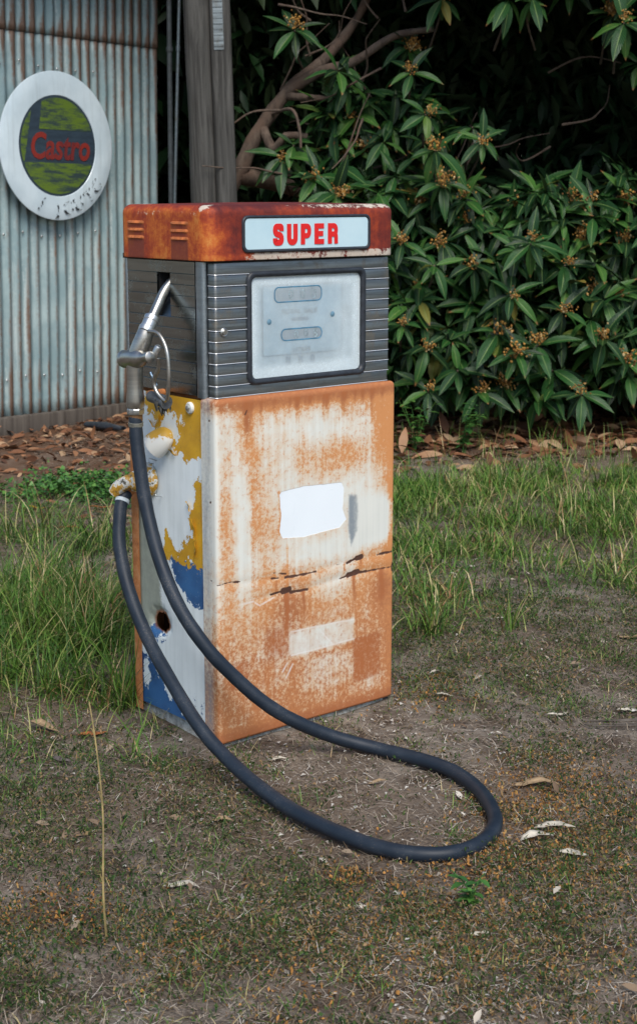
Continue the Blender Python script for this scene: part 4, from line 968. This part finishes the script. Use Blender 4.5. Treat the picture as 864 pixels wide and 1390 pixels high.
HAND = [(.12, 5.9, 2.51), (.85, 6.0, 2.42), (.84, 5.5, 2.22), (.51, 5.9, 1.98), (.11, 5.9, 1.80), (.45, 5.9, 1.77), (.58, 5.9, 1.78), (.69, 5.49, 1.53), (.91, 5.25, 1.96), (.97, 5.24, 1.75), (1.22, 5.55, 1.90), (1.26, 5.34, 1.81), (1.47, 5.49, 1.42), (1.21, 5.34, 1.33), (1.01, 5.21, 1.55), (1.46, 5.15, 1.16), (1.84, 5.5, 1.46), (1.76, 5.2, 1.07), (1.2, 5.17, 1.07), (.95, 4.93, 1.08), (.91, 5.0, .59), (1.1, 4.95, .46), (1.4, 4.92, .91), (1.97, 5.25, .94), (1.72, 5.0, .81), (1.97, 5.0, .64), (1.68, 5.05, .45), (1.33, 4.95, .68), (2.15, 5.31, 1.24), (.77, 4.98, .73),
        (1.93, 5.36, 1.44), (1.51, 4.91, 1.21), (1.21, 5.27, .84), (2.1, 5.22, .89), (.85, 5.27, .93), (2.05, 5.5, 2.56), (2.06, 5.19, 2.48), (1.52, 5.2, 2.62), (1.39, 5.24, 2.62), (1.02, 5.54, 2.66), (1.88, 5.32, 1.24), (1.38, 5.05, .37), (1.84, 4.92, .32), (.93, 5.0, .33), (1.23, 4.95, .33), (1.57, 4.94, .61), (1.14, 5.38, 1.47), (.77, 5.13, 1.21), (.86, 5.51, 1.42), (2.16, 5.42, 1.45), (1.95, 5.52, 1.42), (1.58, 5.49, 1.5), (1.03, 5.3, 1.2), (2.13, 5.07, .5), (1.44, 4.87, .57), (.04, 5.9, 1.73), (.26, 5.54, 1.6), (.38, 5.51, 1.5)]
BUDS = []
for v in range(4):
    mb = MB()
    for k in range(40):
        c = Vector((random.gauss(0, .026), random.gauss(0, .026), random.gauss(.01, .020))); r = random.uniform(.0045, .0095)
        vs = [c + Vector(p) * r for p in ((1, 0, 0), (0, 1, 0), (-1, 0, 0), (0, -1, 0), (0, 0, 1.2), (0, 0, -1.2))]
        mb.add(vs, [(0, 1, 4), (1, 2, 4), (2, 3, 4), (3, 0, 4), (1, 0, 5), (2, 1, 5), (3, 2, 5), (0, 3, 5)])
    for k in range(5): mb.tube([(0, 0, -.03), (random.gauss(0, .02), random.gauss(0, .02), .015)], .002, 4)
    o = mb.build('flower_cluster', MAT['bud'], tree, smooth=False); BUDS.append(o.data); bpy.data.objects.remove(o)
stuff = []; nleaf = 0
CAMP = Vector((.27, -3.87, 1.5))
for i, c in enumerate(HAND):
    c = Vector(c); ax = Vector((random.uniform(-.35, .35), -.75, random.uniform(.35, .75)))
    L = random.uniform(.185, .275)
    ros = rosette(c, ax, random.randint(8, 13), L)
    if random.random() < .82:
        for _ in range(random.choice((1, 1, 2))):
            f = link('flower_cluster', random.choice(BUDS), tree); f['kind'] = 'stuff'; f.location = c - T0 + ax.normalized() * .025 + Vector((random.uniform(-.03, .03), random.uniform(-.03, 0), random.uniform(-.02, .03)))
            f.rotation_euler = (random.uniform(-.6, .6), random.uniform(-.6, .6), random.uniform(0, 6)); s = random.uniform(.7, 1.2); f.scale = (s, s, s)
    limb('twig', [c + Vector((random.uniform(-.1, .1), .45, -.25)), c + Vector((0, .2, -.1)), c], .008, .005, 6)
    for p, d, nr, l in ros:
        if nleaf < 300:
            x = d.cross(nr).normalized(); z = x.cross(d)
            o = link('leaf', random.choice(LEAFV), tree); nleaf += 1
            rot = Matrix((x, d, z)).transposed().to_4x4()
            o.matrix_local = Matrix.Translation(p - T0) @ rot @ Matrix.Diagonal((l * random.uniform(.9, 1.15), l, l, 1))
        else: stuff.append((p, d, nr, l))
def scatter_ros(n, xr, yr, zr, L=(.18, .26), nl=10, ok=None):
    k = 0
    while k < n:
        c = Vector((random.uniform(*xr), random.uniform(*yr), random.uniform(*zr)))
        if ok and not ok(c): continue
        k += 1
        for r in rosette(c, (random.uniform(-.6, .6), -.5 + random.uniform(-.4, .4), .7), nl, random.uniform(*L)): yield r
def shell_ok(c):
    # outer face of the crown: low dome on the right, open dark hollow above it
    if c.z < 1.62 and c.x > .62: return c.y > 5.0 + .35 * max(0, c.z - .7) + .1 * random.random()
    if c.x > 2.15: return True
    return False
stuff += list(scatter_ros(430, (.6, 2.9), (5.0, 5.9), (.25, 1.65), ok=shell_ok))
stuff += list(scatter_ros(26, (2.15, 3.4), (5.0, 6.2), (.4, 3.2))) + list(scatter_ros(90, (3.0, 5.6), (4.9, 6.0), (.25, 3.2)))
stuff += list(scatter_ros(80, (.15, 1.15), (5.65, 6.3), (1.25, 2.35), ok=lambda c: (c.x > .3 or c.z < 1.65) and c.z < 2.6 - .55 * c.x))
stuff += list(scatter_ros(24, (1.2, 2.9), (5.1, 5.9), (2.75, 3.3)))
def joined_leaves(name, items, mat, nl=4, nw=2, wid=.150, parent=None, org=None):
    V_, q_, uv_ = leafgrid(nl, nw, wid, .25, .25)
    P = np.array([i[0] for i in items]); Dm = np.array([i[1] for i in items]); U = np.array([i[2] for i in items]); Ls = np.array([i[3] for i in items])[:, None, None]
    if org is not None: P = P - np.array(org)
    X, Y, Z = frame(Dm, U)
    A = (V_[None, :, 0:1] * X[:, None, :] + V_[None, :, 1:2] * Y[:, None, :] + V_[None, :, 2:3] * Z[:, None, :]) * Ls + P[:, None, :]
    Q = (q_[None] + (np.arange(len(items)) * len(V_))[:, None, None]).reshape(-1, 4)
    return link(name, npmesh(name, A.reshape(-1, 3), Q, mats=mat, uv=np.tile(uv_, (len(items), 1))), parent)
f = joined_leaves('foliage', stuff, MAT['leaf'], 5, 2, parent=tree, org=T0); f['kind'] = 'stuff'
# inner crown and the dark thicket behind
def rand_leaves(n, xr, yr, zr, L, ok=None):
    P = np.stack([rng.uniform(*xr, n), rng.uniform(*yr, n), rng.uniform(*zr, n)], -1)
    if ok is not None: P = P[ok(P)]
    n = len(P); d = rng.normal(0, 1, (n, 3)); d[:, 2] -= .5; d /= np.linalg.norm(d, axis=1, keepdims=True)
    u = rng.normal(0, .5, (n, 3)); u[:, 2] += 1
    return list(zip(P, d, u, rng.uniform(*L, n)))
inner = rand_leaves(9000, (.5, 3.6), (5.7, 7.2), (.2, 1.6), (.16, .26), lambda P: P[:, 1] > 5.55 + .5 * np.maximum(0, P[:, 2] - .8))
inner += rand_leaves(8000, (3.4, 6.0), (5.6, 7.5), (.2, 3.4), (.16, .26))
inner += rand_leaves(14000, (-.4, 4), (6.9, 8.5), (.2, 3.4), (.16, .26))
inner += rand_leaves(16000, (-.9, 4.2), (5.0, 8.5), (2.9, 4.2), (.16, .26), lambda P: (P[:, 0] > .6) | (P[:, 1] > 6.3))  # crown top above the view, added to block sky light
f = joined_leaves('inner_foliage', inner, MAT['shadeleaf'], 3, 2, parent=tree, org=T0); f['kind'] = 'stuff'
thick = rand_leaves(34000, (-6, 8), (9.2, 12.5), (0, 5.4), (.35, .6)) + rand_leaves(5000, (-3.5, 4.5), (7.5, 11), (3.8, 5.4), (.3, .5))  # second batch is overhead canopy, added to keep sky light off the back
th_ = joined_leaves('thicket', thick, MAT['shadeleaf'], 2, 2, .2); tag(th_, 'dark thicket of foliage far behind the tree and the shed', 'thicket', kind='stuff')

# ------------------------------------------------------------------ ground vegetation
def blades(P, H, az, lean, wid, seg=4, curl=1.0):
    """P n x 3 bases; H lengths; lean = start angle from vertical; returns V, quads"""
    n = len(P); t = np.linspace(0, 1, seg + 1)
    hd = np.stack([np.cos(az), np.sin(az), 0 * az], -1); sd_ = np.stack([-np.sin(az), np.cos(az), 0 * az], -1)
    pos = np.zeros((n, seg + 1, 3)); pos[:, 0] = P; ang = lean.copy()
    for k in range(seg):
        stp = (H / seg)[:, None]
        pos[:, k + 1] = pos[:, k] + stp * (hd * np.sin(ang)[:, None] + np.array([0, 0, 1.]) * np.cos(ang)[:, None]); ang = ang + curl / seg
    wv = (wid[:, None] * (1 - t[None] ** 1.6) * (.55 + .45 * np.minimum(1, t[None] * 5)) + .0003)
    Vv = np.stack([pos - sd_[:, None] * wv[..., None], pos + sd_[:, None] * wv[..., None]], 2)     # n,seg+1,2,3
    b = (np.arange(n) * (seg + 1) * 2)[:, None, None]; k = np.arange(seg)[None, :, None] * 2
    Q = b + k + np.array([0, 1, 3, 2])[None, None]
    return Vv.reshape(-1, 3), Q.reshape(-1, 4)
def merge(parts):
    V, Q, o = [], [], 0
    for v, q in parts: V.append(v); Q.append(q + o); o += len(v)
    return np.concatenate(V), np.concatenate(Q)
def outside(x, y, mg=0.0):
    lx = x * math.cos(YAW) + y * math.sin(YAW); ly = -x * math.sin(YAW) + y * math.cos(YAW)
    return ~((lx > -mg) & (lx < W + mg) & (ly > -mg) & (ly < D + mg))
def field(n, xr, yr, dens, seed=0):
    x = rng.uniform(*xr, n); y = rng.uniform(*yr, n); k = rng.uniform(0, 1, n) < dens(x, y); k &= outside(x, y, .012)
    x, y = x[k], y[k]; return np.stack([x, y, hgt(x, y) - .004], -1)
def tufted(cent, per, sig):
    c = np.repeat(cent, per, axis=0); c[:, :2] += rng.normal(0, 1, (len(c), 2)) * sig; k = outside(c[:, 0], c[:, 1], .012); c = c[k]; c[:, 2] = hgt(c[:, 0], c[:, 1]) - .004
    return c
parts = []
# tall grass left of the pump
dl = lambda x, y: sstep(.22, .70, y - .10 * np.sin(x * 9) + (fbm(x * 5, y * 5, 2, 14) - .5) * .5) * (.12 * sstep(3.2, 2.6, y) + .88 * sstep(1.9, 1.1, y)) * sstep(-.22 - .12 * y, -.36 - .12 * y, x) * (.1 + .9 * sstep(.3, .6, fbm(x * 3, y * 3, 2, 77)))
c = field(1500, (-1.7, -.2), (.2, 3.2), dl); b = tufted(c, 32, .04); n = len(b)
parts.append(blades(b, rng.uniform(.08, .31, n), rng.uniform(0, 2 * PI, n), rng.uniform(.05, .95, n), rng.uniform(.0013, .0027, n), 5, rng.uniform(.3, 2.1, n)))
# ragged front edge of the tall grass
c = field(420, (-.85, -.15), (-.15, .45), lambda x, y: .15 + .6 * sstep(-.1, .35, y) * sstep(.35, .6, fbm(x * 6, y * 6, 2, 71))); b = tufted(c, 10, .03); n = len(b)
parts.append(blades(b, rng.uniform(.03, .14, n), rng.uniform(0, 2 * PI, n), rng.uniform(.2, 1.2, n), rng.uniform(.001, .002, n), 4, rng.uniform(.3, 2.0, n)))
# grass to the right
dr_ = lambda x, y: sstep(.8, 2.3, y + (fbm(x * 1.6, y * 1.6, 3, 55) - .5) * 3.4) * sstep(4.2, 3.3, y - x * .22) * sstep(.35, .6, x) * (.15 + .85 * sstep(.3, .6, fbm(x * 2.2, y * 2.2, 3, 33)))
c = field(5000, (.3, 4.5), (.7, 4.9), dr_); b = tufted(c, 20, .05); n = len(b)
parts.append(blades(b, rng.uniform(.04, .17, n) * (1 + .7 * (rng.uniform(0, 1, n) > .92)), rng.uniform(0, 2 * PI, n), rng.uniform(.1, 1.0, n), rng.uniform(.0015, .0028, n), 4, rng.uniform(.3, 2.0, n)))
# sparse taller stems near the trees
c = field(900, (.5, 3), (3.6, 5.2), lambda x, y: .12 + 0 * x); b = tufted(c, 5, .04); n = len(b)
parts.append(blades(b, rng.uniform(.08, .24, n), rng.uniform(0, 2 * PI, n), rng.uniform(.0, .4, n), rng.uniform(.0012, .002, n), 4, rng.uniform(.2, 1.2, n)))
# thin short grass over the yard
c = field(2400, (-.9, 1.8), (-1.6, 1.9), lambda x, y: sstep(.48, .68, fbm(x * 2.4, y * 2.4, 3, 91)) * .6 + .05 + .55 * sstep(.45, .9, y) * sstep(.3, .5, x)); b = tufted(c, 11, .022); n = len(b)
parts.append(blades(b, rng.uniform(.02, .06, n), rng.uniform(0, 2 * PI, n), rng.uniform(.3, 1.2, n), rng.uniform(.0007, .0013, n), 3, rng.uniform(.2, 1.2, n)))
Vg, Qg = merge(parts)
tag(link('grass', npmesh('grass', Vg, Qg, mats=MAT['grass'])), 'green and straw coloured grass growing beside and behind the pump', 'grass', kind='stuff')

# creeping weeds: tiny leaves
def bits(P, size, asp, tilt, mat, name, label, cat, fold=True):
    n = len(P); az = rng.uniform(0, 2 * PI, n); e1 = np.stack([np.cos(az), np.sin(az), rng.normal(0, tilt, n)], -1); e2 = np.stack([-np.sin(az), np.cos(az), rng.normal(0, tilt, n)], -1)
    s = size[:, None]; a = (asp * size)[:, None]
    up = np.array([0, 0, 1.]) * (size * rng.uniform(0, .5, n))[:, None]
    Vv = np.stack([P - e1 * s * .5, P - e2 * a * .5 + up, P + e1 * s * .5, P + e2 * a * .5 + up * .6], 1)
    Q = np.arange(n * 4).reshape(-1, 4)
    t = np.concatenate([Q[:, [0, 1, 2]], Q[:, [0, 2, 3]]])
    o = link(name, npmesh(name, Vv.reshape(-1, 3), None, t, mats=mat, smooth=False)); tag(o, label, cat, kind='stuff'); return o
def near(n, xr, yr, dens, zj):
    """denser towards the yard in front of the pump"""
    y = yr[0] + (yr[1] - yr[0]) * rng.uniform(0, 1, n) ** 1.7; x = rng.uniform(*xr, n); k = rng.uniform(0, 1, n) < dens(x, y); k &= outside(x, y, .01); x, y = x[k], y[k]
    return np.stack([x, y, hgt(x, y) + rng.uniform(0, zj, len(x))], -1)
gpatch = [(-.369, -.627, .24), (-.063, -.179, .16), (.02, -.45, .2), (.515, -.984, .2), (.177, -1.047, .22), (.871, -.022, .2), (-.398, -.022, .2), (.913, .756, .3), (.85, -.8, .28), (-.45, -.35, .3), (-.2, -.75, .25), (-.05, -1.0, .3), (-.4, -1.15, .3), (.75, -1.05, .2), (.25, -.85, .16), (.95, -.5, .2), (.62, .62, .16), (1.0, .3, .2), (.72, .95, .28), (1.2, .85, .35), (1.55, 1.2, .4), (.95, 1.35, .35), (.6, 1.3, .3), (1.35, .45, .25)]
def gd(x, y):
    d = 0
    for cx, cy, r in gpatch: d = np.maximum(d, np.exp(-(((x - cx) ** 2 + (y - cy) ** 2) / r ** 2)))
    d = np.clip(d * 1.1 + (fbm(x * 7, y * 7, 3, 63) - .5) * 1.7, 0, 1); return np.maximum(d, .045 + .3 * sstep(1.0, 2.0, y))
P = near(420000, (-1.3, 2.0), (-1.7, 3.4), gd, .026)
bits(P, rng.uniform(.005, .012, len(P)), rng.uniform(.2, .5, len(P)), .8, MAT['cover'], 'creeping_weed', 'low olive and brown creeping weeds over the bare ground', 'weeds')
# straw
P = near(200000, (-1.4, 2.2), (-1.7, 6.0), lambda x, y: .45 + .5 * fbm(x * 3, y * 3, 2, 12), .012); n = len(P)
Vs, Qs = blades(P, rng.uniform(.008, .045, n), rng.uniform(0, 2 * PI, n), rng.uniform(1.2, 1.75, n), rng.uniform(.0004, .0008, n), 3, rng.uniform(-.5, .6, n))
tag(link('straw', npmesh('straw', Vs, Qs, mats=MAT['straw'])), 'fine dry straw and grass stems strewn over the ground', 'straw', kind='stuff')
# orange debris in clusters
cl = [(.607, .50, .10), (.899, -.229, .10), (.765, -.371, .07), (.654, -.705, .05), (.939, -.325, .09), (.917, -.742, .12), (.333, -.779, .03), (-.232, -.952, .07), (-.014, -1.107, .07), (.467, -1.016, .12), (-.357, -.952, .06), (.62, -.92, .13), (.80, -.62, .12), (.3, -1.15, .15), (.75, -1.2, .2)]
P = np.concatenate([np.stack([rng.normal(cx, s, int(7500 * s)), rng.normal(cy, s * 1.2, int(7500 * s)), np.zeros(int(7500 * s))], -1) for cx, cy, s in cl]); P = P[outside(P[:, 0], P[:, 1], .01)]; P[:, 2] = hgt(P[:, 0], P[:, 1]) + rng.uniform(0, .012, len(P))
bits(P, rng.uniform(.004, .010, len(P)), rng.uniform(.4, .9, len(P)), .7, MAT['crumb'], 'orange_debris', 'patches of crumbled orange brown dry debris on the ground', 'debris')
P = near(60000, (-.8, 1.9), (-1.6, 3.0), lambda x, y: .06 + .5 * sstep(.45, .7, fbm(x * 2.5 + 4, y * 2.5, 3, 19)) * sstep(-.5, .3, x) + .7 * np.exp(-((x - .45) ** 2 + (y + .3) ** 2) / .16) * sstep(.35, .6, fbm(x * 9, y * 9, 2, 3)), .012)
bits(P, .0025 + .015 * rng.uniform(0, 1, len(P)) ** 5, rng.uniform(.3, .9, len(P)), .15, MAT['chip'], 'pale_chips', 'small pale chips and flakes scattered on the ground', 'chips')
# leaf litter under the tree and by the shed
def litter(n, xr, yr, dens, L):
    P = field(n, xr, yr, dens); n = len(P); P[:, 2] += rng.uniform(.006, .03, n)
    d = rng.normal(0, 1, (n, 3)); d[:, 2] *= .22; u = rng.normal(0, .4, (n, 3)); u[:, 2] += 1
    return list(zip(P, d, u, rng.uniform(*L, n)))
li_ = litter(4200, (.3, 3.6), (3.6, 6.8), lambda x, y: sstep(3.8, 5.0, y - x * .15), (.07, .19)) + litter(2600, (-1.9, .3), (2.6, 6.6), lambda x, y: .15 + .85 * sstep(3.0, 4.6, y), (.03, .11))
o = joined_leaves('leaf_litter', li_, MAT['litter'], 4, 2, .17); tag(o, 'reddish brown fallen leaves under the tree and along the shed', 'leaf litter', kind='stuff')
yard = litter(1700, (-.8, 1.9), (-1.7, 2.2), lambda x, y: .25 + .75 * sstep(.42, .62, fbm(x * 2.2 + 9, y * 2.2, 3, 29)), (.010, .042))
o = joined_leaves('dry_flakes', [(p - np.array([0, 0, .006]), d, u, l) for p, d, u, l in yard], varmat('dry_flake', [(0, (.09, .055, .035)), (.4, (.20, .14, .09)), (.75, (.33, .27, .20)), (1, (.52, .48, .41))], .8), 3, 2, .2); tag(o, 'small tan and bleached flakes of bark and leaf over the yard', 'flakes', kind='stuff')
# clover patch and weed plants
P = np.stack([rng.normal(-.93, .22, 2600), rng.normal(3.5, .22, 2600), np.zeros(2600)], -1); P = P[(fbm(P[:, 0] * 6, P[:, 1] * 4, 2, 8) > .38)]; P[:, 2] = hgt(P[:, 0], P[:, 1]) + rng.uniform(.01, .07, len(P))
bits(P, rng.uniform(.015, .032, len(P)), rng.uniform(.7, 1, len(P)), .35, MAT['clover'], 'clover', 'bright green clover patch between the shed and the tall grass', 'clover')
def weed(x, y, h, ns, nlv, ls, label, cat='weed'):
    e = empty('weed', (x, y, 0), 0, label, cat); items = []; mb = MB()
    for s in range(ns):
        a = random.uniform(0, 6.28); ln = random.uniform(.1, .5) * h; hh = h * random.uniform(.6, 1)
        st = [Vector((math.cos(a) * ln * t * t + random.uniform(-.01, .01), math.sin(a) * ln * t * t, hh * t - .01)) for t in (0, .35, .7, 1)]
        sp_ = spline(st, 4); mb.tube(sp_, [.0022 * (1 - .6 * i / len(sp_)) for i in range(len(sp_))], 5)
        for k in range(nlv):
            p = sp_[int((.25 + .74 * k / nlv) * (len(sp_) - 1))]; b = random.uniform(0, 6.28)
            items.append((p, Vector((math.cos(b), math.sin(b), random.uniform(-.1, .5))), Vector((0, 0, 1)), ls * random.uniform(.6, 1.2)))
    mb.build('stem', MAT['clover'], e); f = joined_leaves('foliage', items, MAT['clover'], 3, 2, .26, parent=e); f['kind'] = 'stuff'; return e
weed(.84, 4.75, .34, 7, 12, .06, 'green leafy weed with yellowing tips close behind the pump under the tree')
weed(1.12, 4.7, .36, 7, 12, .055, 'upright green weed at the edge of the leaf litter, right of the other one')
weed(.60, -.93, .10, 4, 7, .03, 'small green seedling in the foreground below the hose loop')
weed(-.05, 4.6, .25, 5, 9, .05, 'green weed behind the pump by the shed corner')
def tuft(x, y, h, n, label):
    b = np.zeros((n, 3)); b[:, :2] = rng.normal(0, .022, (n, 2))
    v, q = blades(b, rng.uniform(.45, 1, n) * h, rng.uniform(0, 2 * PI, n), rng.uniform(.1, .75, n), rng.uniform(.0012, .0024, n), 5, rng.uniform(.2, 1.4, n))
    o = link('grass_tuft', npmesh('grass_tuft', v, q, mats=MAT['grass'])); o.location = (x, y, hgt(np.array([x]), np.array([y]))[0]); tag(o, label, 'grass tuft')
tuft(.66, 1.02, .30, 46, 'spiky grass tuft close to the right side of the pump')
tuft(.94, 1.10, .20, 34, 'small open grass tuft on bare ground right of the pump')
tuft(-.30, .34, .40, 60, 'tall grass tuft leaning against the rear corner of the pump')
tuft(-.55, .42, .30, 60, 'thick grass tuft at the front edge of the tall grass')
# dry stalk standing at the left front
sp_ = spline([(-.162, -1.062, -.01), (-.168, -1.05, .10), (-.172, -1.0, .25), (-.19, -.95, .38), (-.206, -.92, .46)], 8)
mb = MB(); mb.tube(sp_, [.0026 - .0014 * i / len(sp_) for i in range(len(sp_))], 6)
for k, t in ((9, .03), (17, .04), (25, .03)):
    p = Vector(sp_[k]); mb.tube([p, p + Vector((.006 * (-1) ** k, 0, t * .6)), p + Vector((.014 * (-1) ** k, .004, t * .5))], [.0016, .0012, .0004], 5)
tag(mb.build('dry_stalk', plain('yellow_dry_stalk', (.25, .19, .075), .7, var=.4, scale=30)), 'tall thin dry stalk standing upright in the left foreground', 'stalk')
# black scrap by the shed
mb = MB(); n = 12; vs = []
for i in range(5):
    for k in range(n):
        a = 2 * PI * k / n; vs.append((.16 * (i - 2) / 2 + random.uniform(-.01, .01), .035 * math.cos(a) * (1 - .2 * abs(i - 2)) + random.uniform(-.006, .006), .03 + .026 * math.sin(a) * (1 - .25 * abs(i - 2)) + random.uniform(-.006, .006)))
mb.add(vs, [(i * n + k, i * n + (k + 1) % n, (i + 1) * n + (k + 1) % n, (i + 1) * n + k) for i in range(4) for k in range(n)] + [tuple(range(n)), tuple(4 * n + k for k in range(n))])
o = mb.build('scrap', MAT['rubber'], ang=80); o.location = (-1.1, 5.55, 0); o.rotation_euler = (0, 0, -.6); tag(o, 'black lump of scrap lying at the foot of the shed wall', 'scrap')

# single fallen leaves one can pick out
DL = [(-.557, .178, 'tan', .13, 'curled tan leaf at the far left edge in front of the tall grass'), (-.406, .09, 'red', .11, 'long rusty red leaf beside the dry stalk, in front of the tall grass'), (-.397, -.128, 'grey', .10, 'dark grey leaf on the weeds at left'), (-.069, -.833, 'pale', .10, 'bleached curled leaf in the left foreground'),
      (.008, -.482, 'tan', .075, 'tan curled leaf left of the lower hose strand'), (.111, -.41, 'tan', .05, 'small tan leaf touching the lower hose strand'), (.624, .432, 'pale', .07, 'pale leaf on bare ground right of the pump base'), (.933, .252, 'pale', .085, 'pale narrow leaf right of the pump among the weeds'),
      (1.144, .289, 'pale', .12, 'bleached broad leaf at the right edge beside twigs'), (1.287, 1.015, 'tan', .13, 'tan leaf at the right edge near the grass'), (.77, -.277, 'tan', .15, 'long tan strip of leaf right of the hose loop'), (.787, -.546, 'pale', .12, 'pale curled leaf strip beyond the end of the hose loop'), (.745, -.64, 'pale', .13, 'bleached leaf against the outer bend of the hose'),
      (.817, -.685, 'pale', .09, 'pale curled leaf among orange debris right of the hose'), (.576, -1.071, 'pale', .07, 'single pale leaf in the middle foreground'), (.848, -.984, 'tan', .05, 'small tan leaf in the right foreground'), (.40, -.253, 'tan', .06, 'tan twisted leaf inside the hose loop'), (.14, -.10, 'pale', .06, 'white crumpled leaf in front of the pump corner'),
      (.268, -.70, 'pale', .05, 'white flake of leaf below the lower hose strand'), (-1.139, 3.132, 'yel', .13, 'bright yellow leaf beside the clover patch'), (-.83, 3.081, 'red', .16, 'rusty brown leaf in front of the clover patch'), (.75, .571, 'pale', .06, 'small pale leaf behind the bare ground right of the pump'), (-1.135, 3.92, 'red', .12, 'reddish leaf behind the clover patch'), (-.903, 2.686, 'red', .14, 'rusty leaf at the rear of the tall grass')]
for i, (x, y, k, L, lab) in enumerate(DL):
    V_, q_, uv_ = leafgrid(9, 4, random.uniform(.10, .17), .5, random.uniform(-.12, .15))
    V_[:, 2] += .045 * np.sin(V_[:, 1] * random.uniform(4, 7) + i); V_[:, 0] += .12 * np.sin(V_[:, 1] * 3 + i)
    V_ = V_ * L * .8; V_[:, 2] -= V_[:, 2].min()
    o = link('fallen_leaf', npmesh('fallen_leaf', V_, q_, mats=MAT['dl_' + k], uv=uv_)); md = o.modifiers.new('thickness', 'SOLIDIFY'); md.thickness = .0008
    o.location = (x, y, hgt(np.array([x]), np.array([y]))[0] + .006); o.rotation_euler = (0, 0, random.uniform(-2.2, -.8) if k != 'grey' else .6)
    tag(o, lab, 'leaf', 'single fallen leaves on the ground')
mb = MB()
for k in range(5):
    a = Vector((random.uniform(-.05, .05), random.uniform(-.03, .03), .012)); mb.tube([a, a + Vector((.12, random.uniform(-.03, .03), .01)), a + Vector((.26, random.uniform(-.05, .05), .004))], [.003, .0026, .0015], 6)
o = mb.build('twig', MAT['darkwood']); o.location = (1.06, .16, 0); tag(o, 'small bundle of dark twigs lying at the right edge', 'twigs')
